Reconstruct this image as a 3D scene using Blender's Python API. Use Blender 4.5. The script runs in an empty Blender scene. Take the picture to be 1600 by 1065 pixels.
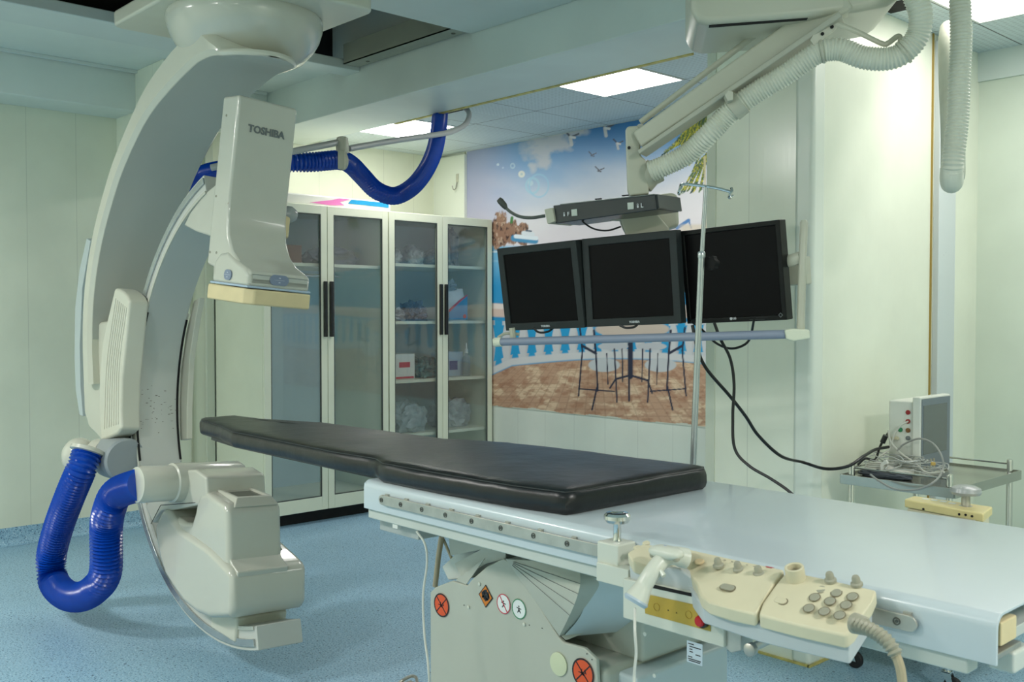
import bpy, bmesh, math, random
import numpy as np
from mathutils import Vector, Matrix
from mathutils import noise as mnoise

random.seed(7)
S = bpy.context.scene
COL = S.collection
PI = math.pi

# ------------------------------------------------------------------ camera
FPX = 1556.0
CX, CY = 800.0, 532.5
CAM = Vector((0, 0, 1.43))
PITCH = math.atan((CY - 490.0) / FPX)
AZ = PI - math.atan(1440.0 / FPX * math.cos(PITCH))
FW = Vector((math.cos(AZ) * math.cos(PITCH), math.sin(AZ) * math.cos(PITCH), -math.sin(PITCH)))
RT = Vector((math.sin(AZ), -math.cos(AZ), 0))
UP = RT.cross(FW)
cd = bpy.data.cameras.new('camera')
cam = bpy.data.objects.new('camera', cd)
COL.objects.link(cam)
cd.sensor_width = 36.0
cd.lens = FPX / 1600.0 * 36.0
cam.matrix_world = Matrix(((RT.x, UP.x, -FW.x, CAM.x), (RT.y, UP.y, -FW.y, CAM.y), (RT.z, UP.z, -FW.z, CAM.z), (0, 0, 0, 1)))
S.camera = cam
cd.dof.use_dof = True; cd.dof.focus_distance = 4.3; cd.dof.aperture_fstop = 12.0

# ------------------------------------------------------------------ view, world
S.view_settings.view_transform = 'Standard'
S.view_settings.look = 'None'
S.view_settings.gamma = 1
S.view_settings.use_curve_mapping = False
S.view_settings.exposure = 0.62
S.cycles.use_denoising = True
S.cycles.max_bounces = 8
S.cycles.diffuse_bounces = 5
S.cycles.glossy_bounces = 4
S.cycles.transmission_bounces = 6
S.cycles.transparent_max_bounces = 12
S.cycles.sample_clamp_indirect = 3
S.cycles.blur_glossy = 1.0
w = bpy.data.worlds.new('world'); S.world = w
w.use_nodes = True
w.node_tree.nodes['Background'].inputs[0].default_value = (0.75, 0.9, 1, 1)
w.node_tree.nodes['Background'].inputs[1].default_value = 0.05

PANEL_COL = (1.0, 0.97, 0.93, 1)
P_REAR = 13.5      # strength of the panels over the rear bay
P_RIGHT = 6.2    # the panel over the right bay
P_FRONT = (80.0, 32.0, 12.0, 52.0)     # the four panels over the front part of the room

# ------------------------------------------------------------------ rays: a pixel of the 1600x1065 frame on a plane
def ray(x, y): return FW + RT * ((x - CX) / FPX) + UP * (-(y - CY) / FPX)
def aX(x, y, v): d = ray(x, y); return CAM + d * ((v - CAM.x) / d.x)
def aY(x, y, v): d = ray(x, y); return CAM + d * ((v - CAM.y) / d.y)
def aZ(x, y, v): d = ray(x, y); return CAM + d * ((v - CAM.z) / d.z)
def aD(x, y, v): return CAM + ray(x, y) * v
def aP(x, y, P0, n): d = ray(x, y); return CAM + d * ((P0 - CAM).dot(n) / d.dot(n))

# ------------------------------------------------------------------ materials
def srgb(r, g, b):
    f = lambda c: (c / 255 / 12.92) if c / 255 <= 0.04045 else ((c / 255 + 0.055) / 1.055) ** 2.4
    return (f(r), f(g), f(b), 1)
MATS = {}
def mat(name, col, rough=0.5, metal=0.0, spec=0.5, noise=0.0, nscale=8.0, bump=0.0, bscale=60.0, emit=0.0, coat=0.0, spots=None):
    if name in MATS: return MATS[name]
    m = bpy.data.materials.new(name); m.use_nodes = True
    nt = m.node_tree; N = nt.nodes; L = nt.links
    p = N['Principled BSDF']
    p.inputs['Base Color'].default_value = col
    p.inputs['Roughness'].default_value = rough
    p.inputs['Metallic'].default_value = metal
    p.inputs['Specular IOR Level'].default_value = spec
    p.inputs['Coat Weight'].default_value = coat
    tc = N.new('ShaderNodeTexCoord')
    if noise > 0:
        t = N.new('ShaderNodeTexNoise'); t.inputs['Scale'].default_value = nscale; t.inputs['Detail'].default_value = 5
        L.new(tc.outputs['Object'], t.inputs['Vector'])
        r = N.new('ShaderNodeValToRGB')
        r.color_ramp.elements[0].position = 0.35; r.color_ramp.elements[1].position = 0.65
        r.color_ramp.elements[0].color = tuple(c * (1 - noise) for c in col[:3]) + (1,)
        r.color_ramp.elements[1].color = tuple(min(1, c * (1 + noise * 0.4)) for c in col[:3]) + (1,)
        L.new(t.outputs['Fac'], r.inputs[0]); L.new(r.outputs[0], p.inputs['Base Color'])
        if spots:
            t2 = N.new('ShaderNodeTexNoise'); t2.inputs['Scale'].default_value = spots[1]; t2.inputs['Detail'].default_value = 3
            L.new(tc.outputs['Object'], t2.inputs['Vector'])
            r2 = N.new('ShaderNodeValToRGB'); r2.color_ramp.elements[0].position = spots[2]; r2.color_ramp.elements[1].position = spots[2] + 0.02
            r2.color_ramp.elements[0].color = (0, 0, 0, 1); r2.color_ramp.elements[1].color = (1, 1, 1, 1)
            L.new(t2.outputs['Fac'], r2.inputs[0])
            mx = N.new('ShaderNodeMixRGB'); L.new(r2.outputs[0], mx.inputs[0]); L.new(r.outputs[0], mx.inputs[1])
            mx.inputs[2].default_value = spots[0]
            L.new(mx.outputs[0], p.inputs['Base Color'])
    else:
        t = N.new('ShaderNodeTexNoise'); t.inputs['Scale'].default_value = 25
        L.new(tc.outputs['Object'], t.inputs['Vector'])
        mr = N.new('ShaderNodeMapRange'); mr.inputs['To Min'].default_value = max(0, rough - 0.05); mr.inputs['To Max'].default_value = min(1, rough + 0.05)
        L.new(t.outputs['Fac'], mr.inputs['Value']); L.new(mr.outputs[0], p.inputs['Roughness'])
    if bump > 0:
        b = N.new('ShaderNodeBump'); b.inputs['Strength'].default_value = bump; b.inputs['Distance'].default_value = 0.01
        t3 = N.new('ShaderNodeTexNoise'); t3.inputs['Scale'].default_value = bscale; t3.inputs['Detail'].default_value = 4
        L.new(tc.outputs['Object'], t3.inputs['Vector']); L.new(t3.outputs['Fac'], b.inputs['Height']); L.new(b.outputs[0], p.inputs['Normal'])
    if emit > 0:
        p.inputs['Emission Color'].default_value = col; p.inputs['Emission Strength'].default_value = emit
    MATS[name] = m
    return m

def wall_mat(name, col, axis, pitch=0.3, rough=0.3, off=0.0, seam=0.8):
    """sandwich panel wall: fine vertical seams, slightly glossy paint"""
    m = mat(name, col, rough, noise=0.06, nscale=2.5)
    nt = m.node_tree; N = nt.nodes; L = nt.links; p = N['Principled BSDF']
    g = N.new('ShaderNodeNewGeometry'); s = N.new('ShaderNodeSeparateXYZ'); L.new(g.outputs['Position'], s.inputs[0])
    a = N.new('ShaderNodeMath'); a.operation = 'ADD'; a.inputs[1].default_value = 100 + off
    L.new(s.outputs[axis], a.inputs[0])
    d = N.new('ShaderNodeMath'); d.operation = 'MODULO'; d.inputs[1].default_value = pitch; L.new(a.outputs[0], d.inputs[0])
    c = N.new('ShaderNodeMath'); c.operation = 'LESS_THAN'; c.inputs[1].default_value = 0.0035; L.new(d.outputs[0], c.inputs[0])
    src = p.inputs['Base Color'].links[0].from_socket
    mx = N.new('ShaderNodeMixRGB'); mx.blend_type = 'MULTIPLY'; L.new(src, mx.inputs[1]); mx.inputs[2].default_value = (seam, seam, seam, 1)
    L.new(c.outputs[0], mx.inputs[0]); L.new(mx.outputs[0], p.inputs['Base Color'])
    # brushed film: streaks stretched along z
    tc = N.new('ShaderNodeMapping'); tc.inputs['Scale'].default_value = (60, 60, 1.2); L.new(g.outputs['Position'], tc.inputs['Vector'])
    t = N.new('ShaderNodeTexNoise'); t.inputs['Scale'].default_value = 2; t.inputs['Detail'].default_value = 3; L.new(tc.outputs[0], t.inputs['Vector'])
    b = N.new('ShaderNodeBump'); b.inputs['Strength'].default_value = 0.06; b.inputs['Distance'].default_value = 0.004
    L.new(t.outputs['Fac'], b.inputs['Height']); L.new(b.outputs[0], p.inputs['Normal'])
    return m

def tile_mat(name, col, ox, oy, pitch=0.6):
    m = mat(name, col, 0.6, noise=0.04, nscale=3)
    nt = m.node_tree; N = nt.nodes; L = nt.links; p = N['Principled BSDF']
    g = N.new('ShaderNodeNewGeometry'); s = N.new('ShaderNodeSeparateXYZ'); L.new(g.outputs['Position'], s.inputs[0])
    def seam(ax, o, wd, pt):
        a = N.new('ShaderNodeMath'); a.operation = 'ADD'; a.inputs[1].default_value = pt * 50 - o + wd / 2; L.new(s.outputs[ax], a.inputs[0])
        d = N.new('ShaderNodeMath'); d.operation = 'MODULO'; d.inputs[1].default_value = pt; L.new(a.outputs[0], d.inputs[0])
        c = N.new('ShaderNodeMath'); c.operation = 'LESS_THAN'; c.inputs[1].default_value = wd; L.new(d.outputs[0], c.inputs[0])
        return c.outputs[0]
    mm = N.new('ShaderNodeMath'); mm.operation = 'MAXIMUM'
    L.new(seam(0, ox, 0.006, pitch), mm.inputs[0]); L.new(seam(1, oy, 0.006, pitch), mm.inputs[1])
    src = p.inputs['Base Color'].links[0].from_socket
    mx = N.new('ShaderNodeMixRGB'); L.new(src, mx.inputs[1]); mx.inputs[2].default_value = (0.06, 0.07, 0.07, 1)
    L.new(mm.outputs[0], mx.inputs[0])
    # pinholes of the perforated metal tiles
    mp = N.new('ShaderNodeMath'); mp.operation = 'MULTIPLY'
    L.new(seam(0, ox, 0.016, 0.03), mp.inputs[0]); L.new(seam(1, oy, 0.016, 0.03), mp.inputs[1])
    mx2 = N.new('ShaderNodeMixRGB'); mx2.blend_type = 'MULTIPLY'; L.new(mx.outputs[0], mx2.inputs[1]); mx2.inputs[2].default_value = (0.82, 0.82, 0.82, 1)
    L.new(mp.outputs[0], mx2.inputs[0]); L.new(mx2.outputs[0], p.inputs['Base Color'])
    return m

M_wall = wall_mat('wall paint', srgb(222, 226, 206), 1, 0.3, 0.27)
M_wallx = wall_mat('wall paint along', srgb(234, 238, 220), 0, 0.3, 0.19, off=0.22)
M_cab = mat('cabinet enamel', srgb(226, 230, 208), 0.35, noise=0.03, nscale=4)
M_ceil = mat('ceiling paint', srgb(208, 218, 214), 0.55, noise=0.06, nscale=1.5, bump=0.15, bscale=5)
M_bulk = mat('bulkhead paint', srgb(214, 224, 218), 0.5, noise=0.07, nscale=1.7, bump=0.2, bscale=7)
M_tile = tile_mat('ceiling tiles', srgb(205, 218, 222), -3.47, 3.93)
M_sealant = mat('yellowed sealant', srgb(204, 190, 112), 0.5, noise=0.3, nscale=20)
M_dark = mat('ceiling void', srgb(24, 26, 26), 0.9)
M_gap = mat('gap black', srgb(12, 12, 12), 0.8)
M_body = mat('equipment enamel', srgb(206, 205, 188), 0.3, noise=0.04, nscale=3, coat=0.3, spots=(srgb(150, 138, 112), 17, 0.80))
M_body2 = mat('c arm inner enamel', srgb(196, 198, 190), 0.4, noise=0.04, nscale=2)
M_cover = mat('cover enamel', srgb(198, 198, 184), 0.22, noise=0.04, nscale=3, coat=0.5, spots=(srgb(150, 138, 112), 11, 0.78))
M_trimblue = mat('pale blue trim', srgb(176, 196, 214), 0.4)
M_cream = mat('cream bumper', srgb(224, 206, 160), 0.45, noise=0.05, nscale=12, spots=(srgb(120, 96, 60), 14, 0.75))
M_steel = mat('brushed steel', srgb(186, 184, 174), 0.38, 0.7, noise=0.12, nscale=30)
M_chrome = mat('chrome', srgb(215, 215, 212), 0.12, 1.0)
M_rail = mat('rail aluminium', srgb(180, 186, 186), 0.25, 0.7, noise=0.1, nscale=12)
M_hose = mat('blue hose', srgb(6, 66, 170), 0.22, noise=0.1, nscale=10)
M_whose = mat('white hose', srgb(214, 216, 200), 0.4, noise=0.05, nscale=10)
M_black = mat('black plastic', srgb(24, 26, 26), 0.35)
M_bezel = mat('monitor bezel', srgb(46, 52, 52), 0.5, spec=0.25)
M_screen = mat('monitor screen', srgb(9, 8, 9), 0.45, spec=0.12)
M_leather = mat('black vinyl', srgb(14, 16, 17), 0.33, spec=0.5, noise=0.35, nscale=6, bump=0.25, bscale=14)
M_table = mat('table enamel', srgb(198, 209, 213), 0.28, noise=0.04, nscale=3, coat=0.2, spots=(srgb(90, 84, 72), 21, 0.79))
M_tside = mat('table frame enamel', srgb(200, 205, 196), 0.4, noise=0.05, nscale=4, spots=(srgb(90, 84, 72), 18, 0.76))
M_base = mat('table base enamel', srgb(182, 184, 170), 0.38, noise=0.04, nscale=3, spots=(srgb(110, 100, 84), 12, 0.79))
M_ctrl = mat('control panel plastic', srgb(214, 206, 176), 0.45, noise=0.06, nscale=9, spots=(srgb(140, 120, 84), 16, 0.72))
M_button = mat('grey rubber button', srgb(158, 156, 138), 0.5)
M_handle = mat('handle plastic', srgb(208, 210, 196), 0.3)
M_ybox = mat('yellow cream cover', srgb(226, 210, 150), 0.45, noise=0.08, nscale=10)
M_yellow = mat('yellow overlay', srgb(184, 154, 52), 0.4, noise=0.15, nscale=12)
M_red = mat('red plastic', srgb(190, 20, 24), 0.35)
M_orange = mat('orange sticker', srgb(220, 84, 36), 0.5)
M_amber = mat('amber sticker', srgb(206, 118, 22), 0.5)
M_white = mat('white sticker', srgb(226, 230, 226), 0.5)
M_green = mat('green print', srgb(40, 130, 84), 0.5)
M_pinkred = mat('red print', srgb(196, 50, 70), 0.5)
M_print = mat('black print', srgb(22, 22, 26), 0.5)
M_greyprint = mat('grey print', srgb(106, 112, 112), 0.5)
M_lightprint = mat('light print', srgb(200, 204, 206), 0.5)
M_cable = mat('black cable', srgb(18, 20, 20), 0.4)
M_wcable = mat('white cable', srgb(205, 205, 195), 0.45)
M_tancable = mat('tan cable', srgb(170, 158, 130), 0.5)
M_rubber = mat('black rubber', srgb(20, 20, 22), 0.6)
M_greyblue = mat('grey blue rail', srgb(142, 152, 172), 0.35)
M_arm = mat('monitor arm enamel', srgb(190, 190, 172), 0.35, noise=0.03, nscale=4)
M_console = mat('console black', srgb(40, 46, 50), 0.25, noise=0.05, nscale=9)
M_pkg = mat('plastic wrap', srgb(150, 164, 166), 0.2, noise=0.25, nscale=18, bump=0.5, bscale=30)
M_pkgblue = mat('pack blue', srgb(40, 140, 190), 0.3, noise=0.1, nscale=12)
M_pkgteal = mat('teal pouch', srgb(50, 110, 110), 0.35, noise=0.5, nscale=22, bump=0.5, bscale=30)
M_pink = mat('pack pink', srgb(214, 120, 180), 0.3)
M_carton = mat('brown carton', srgb(140, 100, 66), 0.7, noise=0.1, nscale=9)
M_boxwhite = mat('white carton', srgb(220, 222, 214), 0.5)
M_clear = mat('clear bottle', srgb(190, 200, 200), 0.1)
M_foil = mat('foil packs', srgb(150, 160, 168), 0.3, noise=0.5, nscale=25, bump=0.4, bscale=40)

def floor_material():
    m = mat('speckled vinyl', srgb(145, 183, 205), 0.42, noise=0.1, nscale=1.2)
    nt = m.node_tree; N = nt.nodes; L = nt.links; p = N['Principled BSDF']
    g = N.new('ShaderNodeNewGeometry')
    base = p.inputs['Base Color'].links[0].from_socket
    for sc, pos, wd, c in ((120, 0.57, 0.05, srgb(92, 128, 158)), (150, 0.60, 0.04, srgb(190, 216, 228)), (70, 0.66, 0.02, srgb(66, 92, 116))):
        t = N.new('ShaderNodeTexNoise'); t.inputs['Scale'].default_value = sc; t.inputs['Detail'].default_value = 2
        ad = N.new('ShaderNodeVectorMath'); ad.inputs[1].default_value = (sc, sc * .3, 0); L.new(g.outputs['Position'], ad.inputs[0]); L.new(ad.outputs[0], t.inputs['Vector'])
        r = N.new('ShaderNodeValToRGB'); r.color_ramp.elements[0].position = pos; r.color_ramp.elements[1].position = pos + wd
        L.new(t.outputs['Fac'], r.inputs[0])
        mx = N.new('ShaderNodeMixRGB'); L.new(r.outputs[0], mx.inputs[0]); L.new(base, mx.inputs[1]); mx.inputs[2].default_value = c
        base = mx.outputs[0]
    L.new(base, p.inputs['Base Color'])
    return m
M_floor = floor_material()

def glass_material(name, tint, haze):
    m = bpy.data.materials.new(name); m.use_nodes = True
    nt = m.node_tree; N = nt.nodes; L = nt.links
    N.remove(N['Principled BSDF'])
    tr = N.new('ShaderNodeBsdfTransparent'); tr.inputs[0].default_value = tint
    gl = N.new('ShaderNodeBsdfGlossy'); gl.inputs['Roughness'].default_value = 0.03; gl.inputs[0].default_value = (1, 1, 1, 1)
    df = N.new('ShaderNodeBsdfDiffuse'); df.inputs[0].default_value = srgb(150, 165, 175)
    m1 = N.new('ShaderNodeMixShader'); m1.inputs[0].default_value = haze; L.new(tr.outputs[0], m1.inputs[1]); L.new(df.outputs[0], m1.inputs[2])
    lw = N.new('ShaderNodeLayerWeight'); lw.inputs[0].default_value = 0.5
    pw = N.new('ShaderNodeMath'); pw.operation = 'POWER'; pw.inputs[1].default_value = 4; L.new(lw.outputs['Facing'], pw.inputs[0])
    ma = N.new('ShaderNodeMath'); ma.operation = 'MULTIPLY_ADD'; ma.inputs[1].default_value = 0.8; ma.inputs[2].default_value = 0.06; L.new(pw.outputs[0], ma.inputs[0])
    m2 = N.new('ShaderNodeMixShader'); L.new(ma.outputs[0], m2.inputs[0]); L.new(m1.outputs[0], m2.inputs[1]); L.new(gl.outputs[0], m2.inputs[2])
    L.new(m2.outputs[0], N['Material Output'].inputs[0])
    return m
M_glass = glass_material('cabinet glass', (0.955, 0.975, 0.98, 1), 0.05)
def emis(name, strength):
    m = bpy.data.materials.new(name); m.use_nodes = True
    N = m.node_tree.nodes; N.remove(N['Principled BSDF'])
    e = N.new('ShaderNodeEmission'); e.inputs[0].default_value = PANEL_COL; e.inputs[1].default_value = strength
    m.node_tree.links.new(e.outputs[0], N['Material Output'].inputs[0])
    m.cycles.emission_sampling = 'FRONT'
    return m

# ------------------------------------------------------------------ mesh helpers (all coordinates in world space)
ORG = {}
def tag(o, label=None, cat=None, group=None, kind=None):
    if label: o['label'] = label
    if cat: o['category'] = cat
    if group: o['group'] = group
    if kind: o['kind'] = kind
    return o
def thing(name, label, cat, loc, group=None):
    o = bpy.data.objects.new(name, None); COL.objects.link(o)
    o.location = loc; o.empty_display_size = 0.1
    ORG[o] = Vector(loc)
    return tag(o, label, cat, group)
def obj(name, bm, m, parent=None, smooth=True, bevel=0.0, seg=2, angle=35, label=None, weld=True):
    """link a bmesh given in world coordinates as ONE object"""
    if weld: bmesh.ops.remove_doubles(bm, verts=bm.verts, dist=1e-5)
    bmesh.ops.recalc_face_normals(bm, faces=bm.faces)
    if parent is not None: off = ORG[parent]
    else:
        xs = [v.co for v in bm.verts]
        off = Vector(((min(v.x for v in xs) + max(v.x for v in xs)) / 2, (min(v.y for v in xs) + max(v.y for v in xs)) / 2, min(v.z for v in xs)))
    bmesh.ops.translate(bm, verts=bm.verts, vec=-off)
    me = bpy.data.meshes.new(name); bm.to_mesh(me); bm.free()
    if smooth:
        for p in me.polygons: p.use_smooth = True
        me.set_sharp_from_angle(angle=math.radians(angle))
    me.materials.append(m)
    o = bpy.data.objects.new(name, me); COL.objects.link(o)
    if parent is not None: o.parent = parent
    else: o.location = off
    ORG[o] = off
    if bevel > 0:
        b = o.modifiers.new('bevel', 'BEVEL'); b.width = bevel; b.segments = seg; b.limit_method = 'ANGLE'; b.angle_limit = math.radians(30)
        b.harden_normals = True
    if label: o['label'] = label
    return o
def struct(name, bm, m, smooth=False, bevel=0.0):
    o = obj(name, bm, m, None, smooth, bevel); o['kind'] = 'structure'; return o
def box(bm, x0, x1, y0, y1, z0, z1):
    v = [bm.verts.new(p) for p in ((x0, y0, z0), (x1, y0, z0), (x1, y1, z0), (x0, y1, z0), (x0, y0, z1), (x1, y0, z1), (x1, y1, z1), (x0, y1, z1))]
    for f in ((0, 1, 2, 3), (4, 5, 6, 7), (0, 1, 5, 4), (1, 2, 6, 5), (2, 3, 7, 6), (3, 0, 4, 7)): bm.faces.new([v[i] for i in f])
    return bm
def B(*a): return box(bmesh.new(), *a)
def obox(bm, c, ax, ay, az, hx, hy, hz):
    """oriented box: centre, three axes, half sizes"""
    c = Vector(c); v = []
    for k in (-1, 1):
        for (i, j) in ((-1, -1), (1, -1), (1, 1), (-1, 1)):
            v.append(bm.verts.new(c + ax * (i * hx) + ay * (j * hy) + az * (k * hz)))
    for f in ((0, 1, 2, 3), (4, 5, 6, 7), (0, 1, 5, 4), (1, 2, 6, 5), (2, 3, 7, 6), (3, 0, 4, 7)): bm.faces.new([v[i] for i in f])
    return bm
def prism(bm, pts, vec):
    """planar or nearly planar polygon pushed along vec"""
    vec = Vector(vec)
    a = [bm.verts.new(p) for p in pts]; b = [bm.verts.new(Vector(p) + vec) for p in pts]
    bm.faces.new(a); bm.faces.new(b[::-1])
    for i in range(len(pts)): bm.faces.new((a[i], a[(i + 1) % len(pts)], b[(i + 1) % len(pts)], b[i]))
    return bm
def PR(pts, vec): return prism(bmesh.new(), pts, vec)
def catmull(P, n=8, closed=False):
    P = [Vector(p) for p in P]
    if len(P) < 3: return P
    out = []
    m = len(P)
    for i in range(m - 1):
        p0 = P[i - 1] if i > 0 else P[0] * 2 - P[1]
        p1, p2 = P[i], P[i + 1]
        p3 = P[i + 2] if i + 2 < m else P[-1] * 2 - P[-2]
        for k in range(n):
            t = k / n
            out.append(0.5 * ((2 * p1) + (p2 - p0) * t + (2 * p0 - 5 * p1 + 4 * p2 - p3) * t * t + (3 * p1 - p0 - 3 * p2 + p3) * t ** 3))
    out.append(P[-1])
    return out
def resample(P, step):
    L = [0]
    for a, b in zip(P, P[1:]): L.append(L[-1] + (b - a).length)
    n = max(1, round(L[-1] / step)); out = []; j = 0
    for k in range(n + 1):
        s = L[-1] * k / n
        while j < len(P) - 2 and L[j + 1] < s: j += 1
        d = L[j + 1] - L[j]
        out.append(P[j].lerp(P[j + 1], (s - L[j]) / d if d > 1e-9 else 0))
    return out
def frames(P):
    T = []
    for i in range(len(P)):
        a = P[max(0, i - 1)]; b = P[min(len(P) - 1, i + 1)]
        T.append((b - a).normalized())
    ref = Vector((0, 0, 1)) if abs(T[0].z) < 0.9 else Vector((1, 0, 0))
    u = (ref - T[0] * ref.dot(T[0])).normalized(); out = []
    for t in T:
        u = (u - t * u.dot(t)).normalized()
        out.append((t, u, t.cross(u)))
    return out
def tube(bm, P, r, sides=12, rs=None, cap=True, squash=1.0):
    P = [Vector(p) for p in P]
    F = frames(P); rings = []
    for i, (p, (t, u, v)) in enumerate(zip(P, F)):
        rr = rs[i] if rs else r
        rings.append([bm.verts.new(p + (u * math.cos(2 * PI * k / sides) + v * (squash * math.sin(2 * PI * k / sides))) * rr) for k in range(sides)])
    for a, b in zip(rings, rings[1:]):
        for k in range(sides): bm.faces.new((a[k], a[(k + 1) % sides], b[(k + 1) % sides], b[k]))
    if cap:
        bm.faces.new(rings[0][::-1]); bm.faces.new(rings[-1])
    return bm
def TB(P, r, sides=12, **k): return tube(bmesh.new(), P, r, sides, **k)
def hose(P, r, pitch, depth, sides=20):
    """corrugated hose: four rings to one corrugation"""
    Q = resample(catmull(P, 12), pitch / 4)
    prof = (0.0, 0.45, 1.0, 0.45)
    rs = [r - depth + depth * prof[i % 4] for i in range(len(Q))]
    return TB(Q, r, sides, rs=rs)
def wire(P, r, sides=7, n=8): return TB(catmull(P, n), r, sides)
def lathe(bm, c, axis, prof, sides=24):
    """prof: (radius, height along axis)"""
    c = Vector(c); t = Vector(axis).normalized()
    ref = Vector((0, 0, 1)) if abs(t.z) < 0.9 else Vector((1, 0, 0))
    u = (ref - t * ref.dot(t)).normalized(); v = t.cross(u)
    rings = []
    for r, h in prof:
        rings.append([bm.verts.new(c + t * h + (u * math.cos(2 * PI * k / sides) + v * math.sin(2 * PI * k / sides)) * max(r, 1e-4)) for k in range(sides)])
    for a, b in zip(rings, rings[1:]):
        for k in range(sides): bm.faces.new((a[k], a[(k + 1) % sides], b[(k + 1) % sides], b[k]))
    bm.faces.new(rings[0][::-1]); bm.faces.new(rings[-1])
    return bm
def LA(c, axis, prof, sides=24): return lathe(bmesh.new(), c, axis, prof, sides)
def disc(bm, c, nrm, r0, r1, th=0.0006, sides=32, sx=1.0):
    """flat ring (r0>0) or disc of a little thickness"""
    if r0 <= 0: return lathe(bm, c, nrm, [(r1, 0), (r1, th)], sides)
    return lathe_ring(bm, c, nrm, r0, r1, th, sides)
def lathe_ring(bm, c, nrm, r0, r1, th, sides=32):
    c = Vector(c); t = Vector(nrm).normalized()
    ref = Vector((0, 0, 1)) if abs(t.z) < 0.9 else Vector((1, 0, 0))
    u = (ref - t * ref.dot(t)).normalized(); v = t.cross(u); R = []
    for r, h in ((r0, 0), (r1, 0), (r1, th), (r0, th)):
        R.append([bm.verts.new(c + t * h + (u * math.cos(2 * PI * k / sides) + v * math.sin(2 * PI * k / sides)) * r) for k in range(sides)])
    for i in range(4):
        a, b = R[i], R[(i + 1) % 4]
        for k in range(sides): bm.faces.new((a[k], a[(k + 1) % sides], b[(k + 1) % sides], b[k]))
    return bm
def text(name, s, size, c, right, up, m, parent, bold=0.0, depth=0.0008, label=None, spacing=1.0):
    cu = bpy.data.curves.new(name, 'FONT'); cu.body = s; cu.size = size; cu.align_x = 'CENTER'; cu.align_y = 'CENTER'
    cu.offset = bold; cu.extrude = depth; cu.resolution_u = 3; cu.space_character = spacing
    o = bpy.data.objects.new(name, cu); COL.objects.link(o)
    bpy.context.view_layer.update()
    me = bpy.data.meshes.new_from_object(o.evaluated_get(bpy.context.evaluated_depsgraph_get()))
    bpy.data.objects.remove(o); bpy.data.curves.remove(cu)
    r = Vector(right).normalized(); u = Vector(up).normalized(); n = r.cross(u)
    off = ORG[parent]
    for v in me.vertices: v.co = Vector(c) + r * v.co.x + u * v.co.y + n * v.co.z - off
    me.materials.clear(); me.materials.append(m)
    t = bpy.data.objects.new(name, me); COL.objects.link(t); t.parent = parent; ORG[t] = off
    if label: t['label'] = label
    return t
def blob(c, rx, ry, rz, seed, amp=0.35, freq=9, sub=4, flat=True):
    """crumpled bag or pouch"""
    bm = bmesh.new(); bmesh.ops.create_icosphere(bm, subdivisions=sub, radius=1)
    for v in bm.verts:
        p = v.co.copy()
        n = mnoise.noise(p * freq * 0.35 + Vector((seed, seed * 2, 0))) + 0.5 * mnoise.noise(p * freq + Vector((seed, 0, seed)))
        q = p * (1 + amp * n)
        q = Vector((abs(q.x) ** 0.75 * math.copysign(1, q.x), abs(q.y) ** 0.75 * math.copysign(1, q.y), q.z))
        if flat and q.z < -0.6: q.z = -0.6
        v.co = Vector((c[0] + q.x * rx, c[1] + q.y * ry, c[2] + (q.z + 0.6) * rz))
    return bm

# ================================================================== THE ROOM
XL, YB, XC, YC, ZC = -6.60, 5.24, -2.12, 3.60, 2.745
struct('floor', B(XL - .1, 2.6, -3.1, 5.4, -0.1, 0), M_floor)
struct('wall_left', B(XL - .12, XL, -3.0, YB + .1, 0, 3.5), M_wall)
struct('wall_back', B(XL, XC, YB, YB + .12, 0, 3.5), wall_mat('wall paint back', srgb(218, 224, 212), 0, 0.3, 0.28, off=0.1))
struct('wall_back_right', B(XC, 2.6, 5.18, 5.32, 0, 3.5), wall_mat('wall paint right bay', srgb(214, 224, 208), 0, 0.55, 0.3, off=0.04))
struct('wall_right', B(2.5, 2.62, -3.0, 5.2, 0, 3.5), M_wall)
struct('wall_front', B(XL, 2.6, -3.12, -3.0, 0, 3.5), M_wallx)
# column: -Y face with narrow corner trims, +X face long and bright
struct('wall_column', B(-2.63, XC, YC, 5.24, 0, 2.95), M_wallx)
struct('trim_1', B(-2.632, -2.585, YC - .006, YC + .05, 0, 2.9), mat('trim paint', srgb(206, 212, 194), 0.35), bevel=.002)
struct('trim_2', B(-2.20, XC + .008, YC - .008, YC + .09, 0, 2.9), mat('trim paint light', srgb(226, 232, 220), 0.3), bevel=.02)
struct('trim_3', B(XC, XC + .006, 4.65, 4.662, 0, 2.745), mat('gold strip', srgb(170, 142, 70), 0.35, 0.5))
struct('trim_4', B(XC, XC + .03, 4.68, 4.86, 0, 2.72), mat('jamb paint', srgb(206, 214, 214), 0.3), bevel=.004)
struct('trim_5', B(XL, XL + .012, 3.06, 3.075, 0, 2.72), mat('seam strip', srgb(176, 180, 158), 0.4))
struct('trim_6', B(XL, XL + .03, 3.165, 3.225, 0, 2.745), mat('trim paint', srgb(206, 212, 194), 0.35), bevel=.003)
struct('trim_7', B(-6.23, -6.215, YB - .004, YB, .1, 2.745), mat('seam strip', srgb(176, 180, 158), 0.4))
struct('trim_8', B(XL, -6.2, YB - .03, YB, 0, 2.72), mat('trim paint light', srgb(226, 232, 220), 0.3))
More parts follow.
